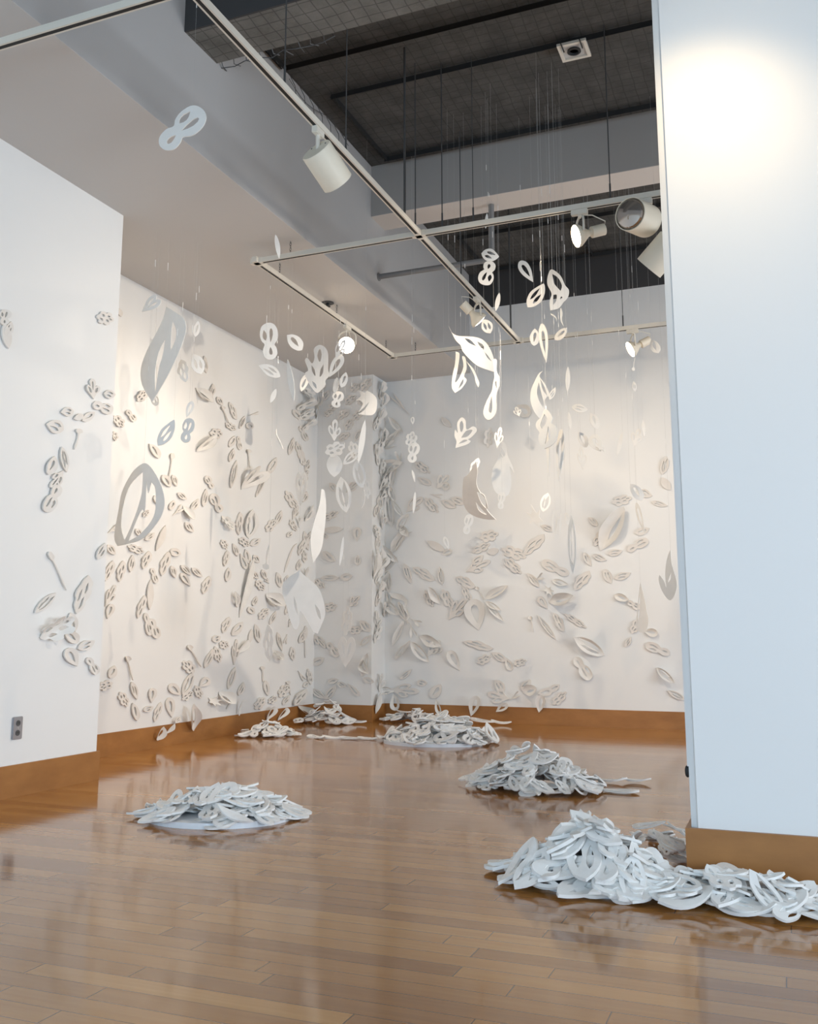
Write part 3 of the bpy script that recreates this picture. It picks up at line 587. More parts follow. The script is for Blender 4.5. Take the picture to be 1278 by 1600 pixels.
WALL = '''
N 4 508 5 484 18 D|N 11 545 4 505 16 B|N 6 527 16 503 13 L|N 149 494 175 501 20 C|N 144 624 141 592 20 T|N 160 615 178 618 14 L|N 143 632 174 642 17 D|N 113 644 93 643 15 L|N 113 655 128 648 11 B
N 126 658 146 644 12 l|N 97 672 71 661 22 L|N 122 670 115 703 10 N|N 94 698 102 738 12 O|N 73 742 84 713 16 l|N 97 735 77 762 18 T|N 89 758 69 800 20 D|N 74 862 102 922 7 N
N 116 959 137 899 22 W|N 52 958 85 926 14 O|N 62 998 99 966 30 C .10|N 108 957 115 987 13 l|N 121 1003 99 988 18 l|N 119 1014 146 1002 15 L|N 119 1041 102 1014 21 R|N 134 1028 150 1053 13 D|N 150 874 163 849 13 L
F 184 482 188 495 8 B|F 166 851 178 867 11 L|F 165 834 183 822 9 V|F 162 908 175 876 12 W|F 184 909 191 876 13 W|F 202 894 206 867 10 L|F 221 889 232 861 13 W|F 163 948 178 914 14 T
F 166 967 173 944 12 R|F 250 900 262 862 14 W|F 264 860 281 866 13 l|F 266 884 272 903 9 L|F 235 888 243 911 9 D|F 234 905 232 953 11 B|F 213 966 225 930 11 W|F 225 958 233 993 10 D|F 233 967 245 997 14 D
F 281 883 297 899 9 L|F 296 916 281 896 10 R|F 298 887 314 902 9 L|F 213 627 226 611 14 C|F 196 642 210 658 10 D|F 176 650 191 667 14 C|F 176 674 179 689 8 C|F 248 716 232 693 12 l|F 268 708 262 752 6 N
F 252 742 265 761 12 l|F 268 742 274 760 8 L|F 326 676 346 679 16 C|F 306 706 329 680 14 P .09|F 331 763 320 744 10 D|F 276 770 290 781 9 L|F 264 797 271 782 9 l|F 297 798 309 780 10 L
F 316 792 321 764 9 L|F 344 800 329 772 15 D|F 285 790 298 812 12 B .05|F 288 816 300 832 10 L|F 268 806 284 791 9 V|F 242 861 257 821 10 B|F 211 826 219 838 9 L|F 225 844 240 833 9 L
F 198 853 223 863 12 C|F 240 774 248 789 10 l|F 222 807 231 797 8 C|F 170 1060 178 1040 13 l|F 174 1067 152 1075 15 C|F 196 1025 205 1063 7 N .04|F 204 1065 212 1093 10 L|F 186 1081 197 1104 14 C
F 213 1126 206 1098 11 l|F 222 1110 238 1105 10 L|F 235 1098 237 1075 12 R|F 239 1128 250 1097 10 W|F 267 1121 263 1090 14 R|F 268 1129 277 1120 7 L|F 241 1157 245 1135 12 l .06|F 254 1147 262 1130 5 B .06
F 298 1142 287 1099 15 P .10|F 281 1086 263 1070 15 R|F 283 1093 300 1081 12 C|F 301 1051 285 1033 17 C|F 292 1008 312 1042 7 N .1|F 330 1001 343 995 12 L|F 341 1005 356 1010 13 C|F 318 1044 332 1014 10 L
F 334 1010 342 1035 12 C|F 284 1087 300 1050 14 O|F 310 1073 325 1060 14 R|F 304 1071 312 1091 12 C|F 324 1090 340 1102 16 K .06|F 341 1081 357 1099 18 P .10|F 355 1077 366 1042 10 O|F 364 1039 368 999 11 T
F 371 1021 382 999 10 B .06|F 387 1006 392 983 7 B|F 403 1004 398 975 10 L|F 371 1087 380 1066 9 L|F 367 1118 372 1092 5 S .04|F 351 1107 362 1096 5 S|F 397 1108 412 1090 14 C|F 408 1041 410 1066 6 N
F 413 1063 417 1087 9 l|F 418 1098 431 1089 10 C|F 413 1126 420 1104 11 R .05|F 430 1126 440 1106 9 R .05|F 435 1089 448 1070 14 C|F 448 1064 453 1086 6 N|F 440 1101 451 1087 8 L|F 455 1102 475 1077 13 W
F 464 1048 475 1063 6 V|F 484 1070 480 1045 8 C|F 473 1074 480 1065 7 l|F 462 1103 482 1124 12 P .14|F 345 843 353 858 10 C|F 349 885 354 860 9 W|F 353 909 356 887 9 l|F 370 869 363 849 8 L
F 374 865 384 889 9 R|F 388 881 382 858 9 l|F 395 867 403 880 9 L|F 394 893 402 905 8 L|F 408 890 414 906 8 L|F 399 907 411 922 12 C|F 419 912 413 905 6 V|F 315 928 326 900 13 W
F 370 949 362 924 9 L .05|F 373 965 390 871 10 B .06|F 346 989 357 964 12 W|F 361 993 378 972 12 l|F 394 947 400 932 8 L|F 386 949 396 959 10 l|F 403 967 418 951 12 C|F 414 928 437 946 19 P .09
F 420 976 430 955 7 L|F 432 988 439 1017 7 L|F 424 1016 437 1031 10 O .06|F 466 1005 479 981 10 L|F 474 991 476 1028 4 N|F 447 991 444 1006 5 V|F 357 722 364 701 8 L|F 359 763 368 719 9 O
F 376 765 398 734 27 H .12|F 386 702 388 731 5 N .05|F 417 741 431 715 11 l|F 398 777 413 745 6 O|F 346 806 359 828 12 C .05|F 371 836 374 800 11 W|F 388 842 391 796 20 O .03|F 372 841 388 853 12 C
F 389 852 406 842 11 L|F 415 831 428 812 13 C|F 430 820 439 798 9 L|F 321 583 318 556 7 L|F 328 620 332 600 8 L|F 305 606 327 629 13 P .06|F 338 620 346 634 8 L|F 345 635 355 661 5 N .04
F 351 661 367 672 10 C|F 357 628 368 656 9 W|F 373 670 381 650 6 O|F 385 650 404 645 4 V|F 383 663 395 668 11 l|F 357 699 366 681 9 l|F 370 682 374 703 7 D|F 450 711 458 684 8 L
F 467 666 479 689 9 D|F 462 690 473 722 10 C|F 467 704 474 727 8 D|F 445 767 463 797 13 C|F 465 868 475 842 10 W|F 441 894 460 848 6 S|F 437 918 432 894 10 L|F 444 910 449 899 6 L
F 463 891 468 874 7 L|F 447 839 455 831 8 L|F 470 606 482 624 12 C .08|F 463 640 483 625 12 D .1|F 465 656 483 640 13 C .08|F 472 672 484 656 10 D .08|F 456 640 468 655 9 l|F 476 815 484 790 9 L .06
F 470 760 480 735 9 T|F 474 830 480 860 8 L|F 452 812 462 830 9 C|F 470 925 478 950 8 T
K 565 610 581 592 14 C|K 548 612 562 600 12 C|K 540 632 556 618 12 C|K 528 655 546 640 13 W|K 515 641 530 628 12 C|K 505 626 515 610 10 L|K 540 672 552 655 12 C|K 530 689 546 676 12 W
K 552 656 566 642 12 C|K 518 668 530 655 10 L|K 500 613 508 599 9 D|K 560 632 572 621 12 C|K 555 690 565 670 8 O|K 496 641 503 621 9 V|K 520 612 534 600 11 T|K 507 650 520 640 10 C|K 489 661 502 630 15 P .12
K 505 812 529 800 11 C|K 503 829 537 826 11 B|K 500 833 513 840 8 D|K 505 862 524 878 12 l|K 558 846 559 824 13 R|K 559 884 560 867 9 L|K 533 903 551 900 12 l|K 530 903 501 903 9 L
K 491 905 508 919 11 C|K 506 951 527 946 14 C|K 546 949 562 931 14 T|K 545 985 567 984 13 C|K 579 987 563 969 14 L|K 489 990 510 1012 13 T|K 512 1005 530 1025 13 D|K 563 1010 583 992 9 O .05
K 488 1037 507 1029 13 l|K 487 1076 509 1092 10 L|K 508 1094 526 1071 11 L|K 513 1066 529 1062 9 l|K 528 1067 541 1073 9 L|K 544 1068 562 1087 9 R|K 568 1060 585 1066 10 l|K 541 770 560 752 12 T|K 548 720 562 700 12 C|K 515 755 530 770 11 L
K 566 1058 579 1020 14 O .1|K 563 1030 582 1052 14 P .14
W 584 738 634 724 20 O .12|W 612 824 608 768 16 O .05|W 596 662 608 690 9 W .05|W 590 706 622 694 10 V .08|W 604 748 622 726 9 T .06|W 606 862 630 824 10 S .04|W 614 862 642 828 11 S .03|W 626 821 642 839 13 B .10
W 632 880 643 912 11 L|W 645 886 680 907 15 W|W 592 932 613 896 13 P .14|W 600 940 627 961 15 O .08|W 612 922 642 944 20 S .08|W 635 801 660 777 20 T|W 665 778 685 801 13 C|W 713 793 690 782 12 l
W 706 779 729 787 13 L|W 649 722 672 739 13 C|W 653 746 674 757 10 R|W 683 764 703 743 20 T .05|W 687 757 704 762 13 R .04|W 672 772 692 776 6 V|W 668 845 696 861 13 B|W 690 867 707 860 10 R .03
W 750 841 779 834 18 C|W 738 863 766 850 13 C|W 762 864 780 859 12 B|W 738 882 756 868 12 L|W 728 894 766 876 20 T|W 713 901 743 918 15 W|W 688 944 672 917 13 P .08|W 692 914 687 885 10 O
W 665 922 677 948 13 C|W 692 921 707 951 15 C|W 701 969 729 934 22 T|W 724 916 736 942 12 C|W 748 985 741 937 32 R .06|W 757 937 796 915 13 P .08|W 758 940 784 954 9 L .04|W 760 942 788 971 9 L .04
W 745 917 757 938 5 N|W 632 943 642 968 8 S .05|W 641 966 661 976 10 V .05|W 640 972 650 996 11 V .04|W 671 1035 644 1002 15 O .08|W 655 994 692 1010 16 P .06|W 668 1026 689 1000 18 T .05|W 680 1019 693 1013 9 L
W 719 1048 703 1017 17 R .03|W 724 1002 771 1014 13 W|W 746 1036 767 1025 14 C|W 791 1033 769 1019 12 L|W 790 1027 800 1047 11 R|W 803 1038 823 1032 12 C|W 625 1062 644 1046 8 L|W 652 1066 668 1068 11 L
W 610 1078 655 1080 22 T|W 620 1080 592 1077 12 T .12|W 616 1084 623 1109 15 R .05|W 674 1091 690 1069 16 l|W 682 1092 691 1115 9 R .05|W 737 1119 749 1087 17 R .06|W 796 1092 763 1084 24 T|W 788 1081 774 1062 15 L
W 776 1112 796 1099 12 R .05|W 815 1079 830 1062 14 L|W 793 1096 814 1082 8 V .04|W 817 1082 840 1074 18 P .05|W 843 1113 849 1086 16 R .05|W 840 1084 863 1079 13 R|W 859 1079 875 1070 11 l|W 864 1101 885 1081 14 C
W 785 857 822 871 19 C|W 789 873 815 896 15 C|W 819 867 851 835 17 W|W 889 897 847 878 17 D|W 843 917 824 895 10 L|W 832 909 852 899 9 V .06|W 862 907 889 914 10 L .04|W 856 951 842 933 12 R
W 858 942 899 931 19 P .14|W 852 915 866 932 14 K .06|W 866 957 882 987 13 W|W 883 959 917 981 10 C|W 869 999 840 961 8 O|W 829 963 834 988 6 N .08|W 865 829 846 821 10 L|W 934 822 920 808 10 L
W 929 853 944 829 15 C|W 957 786 987 778 16 C|W 998 767 1019 776 13 L|W 1018 784 1043 791 9 L|W 1035 742 1042 713 13 O|W 1034 746 1048 766 14 B|W 993 834 1015 826 12 l|W 981 861 1013 843 14 D
W 950 866 973 861 11 L|W 938 861 977 792 30 P .12|W 913 863 924 885 10 L|W 926 867 948 876 10 L|W 897 922 922 892 17 W|W 945 889 955 912 13 L|W 960 904 986 896 12 L|W 960 930 983 938 12 l .05
W 981 941 1001 950 11 D|W 1005 986 1028 990 13 R .04|W 987 990 999 967 13 C|W 977 1011 987 995 8 L|W 945 1024 899 996 21 O .10|W 898 1028 924 1061 18 D .03|W 1047 1021 1009 1007 15 D|W 1025 1043 1055 1067 12 O .08
W 1071 1093 1043 1079 10 O|W 808 633 829 650 20 R .06|W 762 700 768 669 14 C .05|W 690 652 706 668 10 B'''
items = []
for row_ in WALL.replace('\n', '|').split('|'):
    if not row_.strip(): continue
    q = row_.split(); items.append((q[0], [float(x) for x in q[1:6]], q[6], float(q[7]) if len(q) > 7 else 0.0))
rs = random.Random(3)
for i in range(26):            # the crowded narrow side of the pier
    y = 612+i*17+rs.uniform(-4, 4); x = rs.uniform(586, 597)
    a = rs.uniform(-0.5, 0.5); ln = rs.uniform(20, 34)
    if y > 990: continue
    items.append(('S', [x-ln*math.sin(a)*0.3, y+ln/2, x+ln*math.sin(a)*0.3, y-ln/2, rs.uniform(6, 10)], rs.choice('WCTOLDP'), rs.choice((0.0, 0.03, 0.08))))
items.append(('S', [583, 1115, 588, 1082, 8], 'B', 0.03)); items.append(('S', [583, 905, 581, 858, 7], 'P', 0.1)); items.append(('S', [592, 1082, 590, 1052, 10], 'T', 0.06))
for i in range(14):            # crowding towards the left corner
    x, y, a, ln = rs.uniform(446, 480), 735+i*22+rs.uniform(-8, 8), rs.uniform(-0.9, 0.9), rs.uniform(16, 28)
    items.append(('F', [x-ln*math.sin(a)*0.35, y+ln/2, x+ln*math.sin(a)*0.35, y-ln/2, rs.uniform(6, 10)], rs.choice('WCTOLDV'), rs.choice((0.0, 0.0, 0.04))))
for i in range(16):            # pale curls spilling from the pier on to the back wall
    x, y, a, ln = rs.uniform(607, 632), 640+i*25+rs.uniform(-8, 8), rs.uniform(-1.3, 1.3), rs.uniform(24, 42)
    items.append(('W', [x-ln*math.sin(a)*0.5, y+ln/2, x+ln*math.sin(a)*0.5, y-ln/2, rs.uniform(8, 14)], rs.choice('WTOLPVO'), rs.choice((0.0, 0.04, 0.08))))
items = [(a, b, c, min(d, 0.015) if c == 'N' else d) for a, b, c, d in items]
recs = []
for (s, (x0, y0, x1, y1, wd), code, lift) in items:
    p, nrm, nm = SURF[s]; nrm = Vector(nrm)
    P0 = on_plane(x0, y0, p, nrm); P1 = on_plane(x1, y1, p, nrm)
    dx, dy = x1-x0, y1-y0; ln = math.hypot(dx, dy); sx, sy = -dy/ln*wd/2, dx/ln*wd/2
    mx_, my_ = (x0+x1)/2, (y0+y1)/2
    A = on_plane(mx_+sx, my_+sy, p, nrm); Bp = on_plane(mx_-sx, my_-sy, p, nrm)
    ax = P1-P0; side = A-Bp
    th = 0.012 if lift < 0.02 else 0.006
    gap = 0.004
    off = 0.026 if min(P0.z, P1.z) < BH+0.02 else 0.0
    bx = rs.uniform(-0.012, 0.02)
    def fmap(v, P0=P0, ax=ax, side=side, nrm=nrm, lift=lift, gap=gap, off=off, th=th, bx=bx):
        k = max(v.y, 0.0); h = gap+th/2+off+bx*v.x*v.x*0 + abs(bx)*(v.x*2)**2*0.5
        h += lift*0.8*(k**1.6)+lift*0.5*(v.x*2)**2*(1 if lift > 0 else 0)
        return P0+ax*v.y+side*v.x+nrm*h, nrm
    V, Fc = unit(code, 5 if lift > 0 else 0, 3)
    me = solid(V, Fc, fmap, th); c = place_origin(me)
    recs.append(dict(s=s, code=code, me=me, c=c, lift=lift, px=mx_, nm=nm))
from collections import defaultdict
grp = defaultdict(list)
for r in recs:
    r['band'] = next(b for z, b in BANDS if r['c'].z < z); grp[(r['s'], r['code'], r['band'])].append(r)
PROTO = {}
for key, rr in grp.items():
    rr.sort(key=lambda r: r['px'])
    for i, r in enumerate(rr):
        o = link(KIND[r['code']], r['me'], M_relief if r['lift'] < 0.02 else M_paper); o.location = r['c']
        where = r['nm']+', '+r['band']
        lab = 'white %s cutout %s on %s' % (WORD[r['code']], 'lifted off' if r['lift'] > 0.03 else 'fixed flat', where)
        lab = lab.replace('off on', 'off').replace('fixed flat on', 'on')
        if len(rr) > 1: lab += ', %s from left' % ORD[i]
        tag(o, lab, 'paper cutout', 'cutouts on the '+r['nm'])

# ------------------------------------------------------------------ cutouts hanging from threads
def hang_frame(px, py, depth_y, yaw=0.0, tilt=0.0):
    d = ray(px, py); c = CAM+d*((depth_y-CAM.y)/d.y)
    n = -Vector((d.x, d.y, 0)).normalized()
    n = Matrix.Rotation(math.radians(yaw), 3, 'Z') @ n
    h = n.cross(Vector((0, 0, 1))).normalized()
    n = Matrix.Rotation(math.radians(tilt), 3, h) @ n
    return c, n.normalized()
def hang_mesh(V2, Fc, px, py, Y, yaw, tilt, bend, th=0.006):
    """V2 in photo coordinates, laid on the real sheet plane standing at distance Y"""
    c, n = hang_frame(px, py, Y, yaw, tilt)
    R_ = max((Vector((v.x-px, v.y-py))).length for v in V2)
    ang = math.radians(35)
    def f(v):
        p = on_plane(v.x, v.y, c, n); u = ((v.x-px)*math.cos(ang)+(v.y-py)*math.sin(ang))/R_
        return p+n*(bend*(1-u*u)), n
    me = solid(V2, Fc, f, th); o = place_origin(me); return me, o, n
def thread_for(o, me, top=None):
    k = max(me.vertices, key=lambda v: v.co.z).co.copy(); z1 = (ZS if o.location.x < XB else ZC)
    k.z -= 0.004
    bm = bmesh.new(); tube(bm, [k, Vector((k.x, k.y, z1-o.location.z-0.002))], 0.00045, 4)
    link('thread', done(bm), M_thread, o)
    h = z1-o.location.z-k.z
    if h > 0.5:
        q = min(0.9, h*0.4)+random.uniform(-.12, .12)
        bm = bmesh.new(); tube(bm, [k+Vector((0, 0, q)), k+Vector((0, 0, q+random.uniform(0.03, 0.075)))], 0.0022, 6)
        link('thread_glint', done(bm), M_glint, o)  # added bright tube imitating a highlight on the thread
M_glint = mat('glint_white', (0.9, 0.88, 0.84), 0.25)
hrec = []
def hang(code, x0, y0, x1, y1, wd, Y, yaw=0, tilt=0, bend=0.02, th=0.006, label=None):
    V, Fc = unit(code, 6, 4); dx, dy = x1-x0, y1-y0; ln = math.hypot(dx, dy)
    V2 = [Vector((x0+dx*v.y-dy/ln*wd*v.x, y0+dy*v.y+dx/ln*wd*v.x)) for v in V]
    me, c, n = hang_mesh(V2, Fc, (x0+x1)/2, (y0+y1)/2, Y, yaw, tilt, bend, th)
    hrec.append((me, c, code, (x0+x1)/2, (y0+y1)/2, label))
def hang_traced(outline, holes, Y, label, yaw=0, tilt=0, bend=0.03, th=0.006, grid=9):
    out = smooth_loop(outline, 4); hs = [smooth_loop(h, 3) for h in holes]
    V, Fc = tri_sheet(out, hs, grid)
    px = sum(p.x for p in out)/len(out); py = sum(p.y for p in out)/len(out)
    me, c, n = hang_mesh(V, Fc, px, py, Y, yaw, tilt, bend, th); hrec.append((me, c, None, px, py, label))
# large traced pieces
hang_traced([(271, 484, 1), (284, 492), (300, 503), (304, 517), (300, 535), (290, 560), (275, 590), (262, 612), (250, 632, 1), (236, 606), (234, 580), (243, 552), (257, 525), (266, 505)],
            [[(283, 507, 1), (289, 522), (287, 538), (280, 553, 1), (281, 530)], [(272, 535, 1), (268, 560), (262, 580), (255, 617, 1), (256, 585), (262, 555)]],
            6.1, 'large grey-white curled leaf cutout hanging high before the far left wall', yaw=-42, bend=0.10)
hang_traced([(232, 725), (245, 738), (257, 762), (261, 785), (256, 805), (243, 825), (225, 843), (205, 850), (188, 854, 1), (183, 838), (189, 800), (194, 770), (207, 743), (220, 729)],
            [[(227, 738, 1), (226, 770), (218, 800), (207, 828), (199, 845, 1), (194, 825), (196, 795), (204, 765), (214, 750)], [(233, 751, 1), (236, 772), (241, 754, 1), (247, 765), (247, 795), (240, 815), (222, 836), (205, 846, 1), (217, 815), (226, 797), (230, 800), (232, 785)]],
            6.0, 'large grey open leaf frame hanging in front of the far left wall', yaw=-42, bend=0.03)
hang_traced([(466, 892, 1), (480, 905), (495, 920), (503, 940), (506, 960), (500, 978), (495, 990, 1), (488, 988, 1), (476, 968), (466, 955), (465, 975), (459, 984), (452, 972), (445, 945), (440, 925), (444, 908)],
            [[(457, 932, 1), (458, 950), (464, 964, 1), (461, 945)], [(489, 944, 1), (493, 960), (499, 968), (497, 955)]],
            7.6, 'large white notched sheet hanging before the left corner', yaw=10, bend=0.08)
hang_traced([(485, 880, 1), (497, 860), (501, 835), (504, 800), (503, 770), (498, 765, 1), (494, 790), (486, 815), (480, 840), (481, 862)], [], 7.4, 'tall pale blue-grey blade hanging before the corner pier', yaw=35, bend=0.05)
hang_traced([(701, 510, 1), (706, 522), (716, 528), (735, 530), (748, 533), (757, 539), (765, 550), (771, 565), (773, 582, 1), (758, 579), (743, 574), (730, 563), (721, 552), (718, 543), (710, 533)],
            [[(724, 532, 1), (733, 535), (742, 545, 1), (731, 540)], [(744, 538, 1), (753, 543), (754, 550), (747, 544)], [(755, 553, 1), (762, 560), (767, 567, 1), (760, 562)]],
            7.2, 'large bright cream leaf with a long curled tail hanging right of centre', yaw=8, bend=0.07)
hang_traced([(712, 551, 1), (718, 556), (715, 580), (711, 600), (718, 592), (724, 575), (722, 560), (727, 562), (729, 578), (725, 590), (729, 596), (722, 608), (711, 616, 1), (706, 608), (707, 590), (711, 570)], [[(724, 594, 1), (723, 602), (716, 610, 1), (720, 600)]], 7.25, 'looped white ribbon hanging under the large cream leaf', bend=0.05)
hang_traced([(728, 564, 1), (740, 578), (746, 592), (749, 600), (747, 606, 1), (743, 598), (741, 588), (734, 574)], [], 7.25, 'thin white tail ending in a bud under the cream leaf', bend=0.02)
hang_traced([(847, 582, 1), (842, 590), (850, 602), (856, 614), (860, 625, 1), (854, 622), (850, 630), (852, 643), (842, 656, 1), (833, 644), (828, 628), (829, 612), (835, 597), (841, 586)],
            [[(841, 600, 1), (845, 618), (849, 632), (848, 640, 1), (841, 628), (838, 615)], [(843, 594, 1), (850, 608), (854, 621, 1), (847, 612)]],
            7.0, 'bright white flame-shaped cutout hanging right of centre', yaw=5, bend=0.05)
hang_traced([(852, 640), (860, 645), (865, 654), (863, 662), (869, 666), (872, 675), (870, 688), (862, 697), (852, 702, 1), (845, 695), (843, 682), (845, 677), (839, 668), (840, 660), (847, 652)],
            [[(852, 648, 1), (857, 655), (853, 665), (848, 671, 1), (846, 663)], [(858, 667, 1), (862, 676), (860, 686), (853, 695, 1), (856, 680)]],
            6.6, 'pale blue-white figure-eight cutout hanging over the white flame', yaw=-18, bend=0.02, th=0.014)
hang_traced([(860, 423), (868, 427), (876, 436), (882, 449), (888, 456), (887, 466), (880, 474), (872, 484), (859, 488, 1), (858, 474), (861, 462), (855, 448), (855, 435)],
            [[(862, 430, 1), (871, 437), (877, 449), (875, 458, 1), (866, 448), (864, 440)], [(864, 464, 1), (869, 464), (868, 474), (863, 480, 1)], [(876, 466), (878, 468), (874, 471)]],
            7.4, 'large cream butterfly-wing cutout hanging against the dark wall', yaw=5, bend=0.05)
hang_traced([(876, 480, 1), (879, 490), (878, 500), (881, 511, 1), (876, 502), (875, 490)], [], 7.4, 'thin curled string of card below the butterfly-wing cutout', bend=0.01)
hang_traced([(498, 541), (507, 545), (512, 556), (512, 578), (514, 588), (508, 596), (508, 603), (500, 612), (494, 615), (486, 607), (479, 595), (476, 585), (481, 580), (476, 565), (480, 561), (487, 570), (491, 560), (490, 547)],
            [[(499, 547), (502, 556), (499, 568), (495, 558)], [(505, 571, 1), (504, 584), (499, 591), (500, 580)], [(486, 572, 1), (491, 580), (492, 590), (487, 582)], [(487, 597, 1), (493, 602), (494, 609), (489, 604)]],
            7.9, 'large cream flower-like cutout with many holes hanging left of centre', yaw=4, bend=0.05)
hang_traced([(721, 653), (727, 658), (729, 672), (739, 667), (745, 673), (737, 683), (731, 687), (735, 690), (729, 695), (711, 701, 1), (713, 691), (710, 682), (711, 672), (715, 677), (714, 662)],
            [[(721, 658), (724, 666), (722, 675), (719, 674), (718, 664)], [(720, 685, 1), (728, 674), (738, 673), (730, 683)], [(716, 694, 1), (724, 688), (730, 689), (722, 693)]],
            7.6, 'bright white three-leaved clover cutout hanging in the centre', yaw=4, bend=0.02)
hang_traced([(783, 690, 1), (789, 700), (791, 715), (798, 730), (801, 741), (794, 732), (797, 750), (796, 765), (791, 776), (779, 776), (770, 768), (766, 752), (768, 735), (775, 722), (779, 705)],
            [[(782, 702, 1), (787, 712), (785, 716), (781, 708)], [(779, 709, 1), (784, 718, 1), (781, 716)]],
            8.4, 'large peach bulb-shaped cutout hanging before the back wall', yaw=8, bend=0.09)
hang_traced([(748, 716, 1), (751, 730), (750, 750), (757, 765), (764, 775), (764, 790), (776, 811, 1), (760, 807), (745, 800), (734, 790), (728, 772), (728, 745), (731, 740), (737, 735)],
            [[(751, 762, 1), (762, 768), (766, 790), (757, 780)], [(749, 778, 1), (756, 788), (764, 800), (753, 792)]],
            9.2, 'large grey sail-like cutout with slits hanging before the back wall', yaw=-35, tilt=-38, bend=0.08)
hang_traced([(771, 563, 1), (777, 563), (777, 580), (782, 592), (781, 605), (777, 618), (777, 640), (774, 650), (766, 657), (759, 653), (757, 643), (762, 628), (770, 612), (772, 600), (774, 588)],
            [[(770, 620, 1), (771, 638), (768, 647), (765, 640)], [(777, 596, 1), (778, 608), (775, 600)]],
            6.9, 'long pale grey drop-shaped cutout under the bright cream leaf', yaw=-20, bend=0.02, th=0.012)
hang_traced([(573, 612, 1), (581, 617), (588, 625), (588, 640), (583, 648), (574, 650), (558, 649, 1), (568, 643), (576, 630), (564, 642), (559, 646, 1), (566, 634), (563, 628), (556, 626, 1), (563, 620), (560, 610, 1), (569, 615)], [], 9.0, 'cream split petal cutout hanging before the pier top', yaw=5, bend=0.05)
hang_traced([(1050, 858, 1), (1052, 880), (1060, 910), (1056, 930), (1048, 938), (1038, 925), (1032, 908), (1033, 898, 1), (1040, 908), (1044, 918), (1042, 895), (1045, 872)], [[(1051, 895, 1), (1051, 905), (1046, 910)]], 7.6, 'large grey leaf cutout hanging beside the pillar edge', yaw=-25, bend=0.03)
hang_traced([(1003, 910, 1), (1009, 928), (1014, 950), (1017, 970), (1013, 986), (1002, 987), (998, 978), (1000, 950)], [[(1003, 925, 1), (1004, 950), (1001, 972), (1001, 948)]], 9.8, 'tall brown-grey cone cutout standing off the back wall', yaw=-25, bend=0.06)
# smaller hanging pieces
for a in '''D 255 233 318 172 40 4.3 -30|H 223 488 249 466 19 5.9 -30|l 304 527 309 502 10 6.2 20|B 238 556 235 528 6 6.2 20|L 314 585 303 553 21 6.3 15|O 238 618 241 560 14 6.2 20|W 290 598 284 562 18 6.2 -25|R 291 653 300 628 11 6.2 5
L 248 697 275 657 20 5.8 -25|D 290 692 298 654 19 5.9 -25|D 238 608 245 634 12 6.2 -25|B 436 405 430 367 8 6.2 10|D 424 562 418 505 28 6.6 5|l 472 547 449 523 20 6.7 10|L 438 589 405 570 17 6.6 5|B 422 630 431 608 8 6.6 10|B 460 628 450 562 10 6.7 -30
T 524 562 538 532 16 7.5 5|R 514 590 534 556 17 7.5 5|l 533 606 541 582 12 7.5 5|B 523 616 527 590 9 7.5 -20|D 524 637 530 612 18 7.6 5|T 522 690 523 656 20 7.9 5|C 508 708 538 697 22 7.9 5|B 522 746 521 708 27 7.9 5|O 536 726 563 702 15 7.9 10|l 480 585 470 612 12 8.2 5
B 559 726 570 656 10 7.3 10|O 566 763 556 719 20 8.0 5|B 566 794 570 766 6 8.0 -25|O 541 801 532 745 24 8.3 10|C 548 690 560 720 16 8.6 0|R 645 664 644 652 6 7.7 5|C 640 700 645 675 18 7.7 5|D 643 723 648 692 18 7.7 5|B 648 754 643 734 4 7.7 15|B 645 803 648 768 5 7.7 15|B 530 885 536 838 5 7.6 15
L 752 396 779 403 20 7.1 5|D 766 409 756 446 24 7.1 5|R 833 441 812 409 17 7.5 5|L 825 481 852 445 22 7.3 -14|B 774 487 780 458 8 7.2 5|L 766 521 755 499 18 7.2 5|l 834 541 836 514 15 7.2 5|R 854 567 847 507 14 7.1 -12|l 868 532 887 513 13 7.5 -25|S 861 489 871 501 5 7.4 5
B 886 613 887 573 8 7.5 10|L 893 636 918 641 13 7.9 5|l 934 670 923 645 14 7.9 5|B 891 672 888 644 6 7.8 10|l 917 699 904 675 15 8.0 5|R 939 706 924 681 20 8.0 5|K 944 706 930 692 10 8.0 5|T 911 735 907 698 15 8.0 5|B 964 712 972 675 7 8.2 10|T 990 698 998 670 18 8.2 5
B 1006 684 1004 656 6 8.2 10|l 1004 782 985 756 17 8.4 5|R 1008 835 995 786 9 8.8 -25|D 782 796 784 769 12 7.8 5|D 728 835 734 804 14 8.2 5|R 701 859 694 839 8 8.2 5|R 865 844 867 796 9 7.9 5|B 874 838 876 802 4 7.9 5|O 896 897 893 803 13 6.9 -20|R 874 753 878 672 12 6.8 -30
B 858 745 856 660 5 6.9 -30|B 881 722 877 676 7 6.9 10|K 843 826 829 789 22 9.6 -25|W 421 1033 420 976 16 7.4 -30|N 416 890 421 849 10 7.4 -30|S 441 703 430 671 6 7.6 -30|H 470 791 472 738 18 8.4 -25|C 540 993 545 947 16 9.4 -25|H 540 1043 543 995 27 9.3 -20|l 1029 552 1018 531 15 8.8 -20|N 989 580 992 556 5 8.9 5
L 992 612 990 596 7 8.9 5|B 758 358 760 334 5 7.0 20|O 848 800 856 770 16 9.4 5|T 777 700 782 668 14 8.6 -10|L 858 625 868 606 8 6.9 5|V 864 702 874 680 12 7.2 5|T 812 651 806 636 12 9.9 -20|C 575 780 570 745 12 8.4 0|l 888 820 884 800 8 8.0 0|W 735 740 748 716 12 9.6 0'''.replace('\n', '|').split('|'):
    q = a.split(); hang(q[0], *[float(x) for x in q[1:6]], float(q[6]), yaw=float(q[7]), bend=0.012)
HB = [(420, 'above the front cross track'), (560, 'near track height'), (700, 'in the upper cluster'), (800, 'in the middle cluster'), (2000, 'in the lowest tier')]
hg = defaultdict(list)
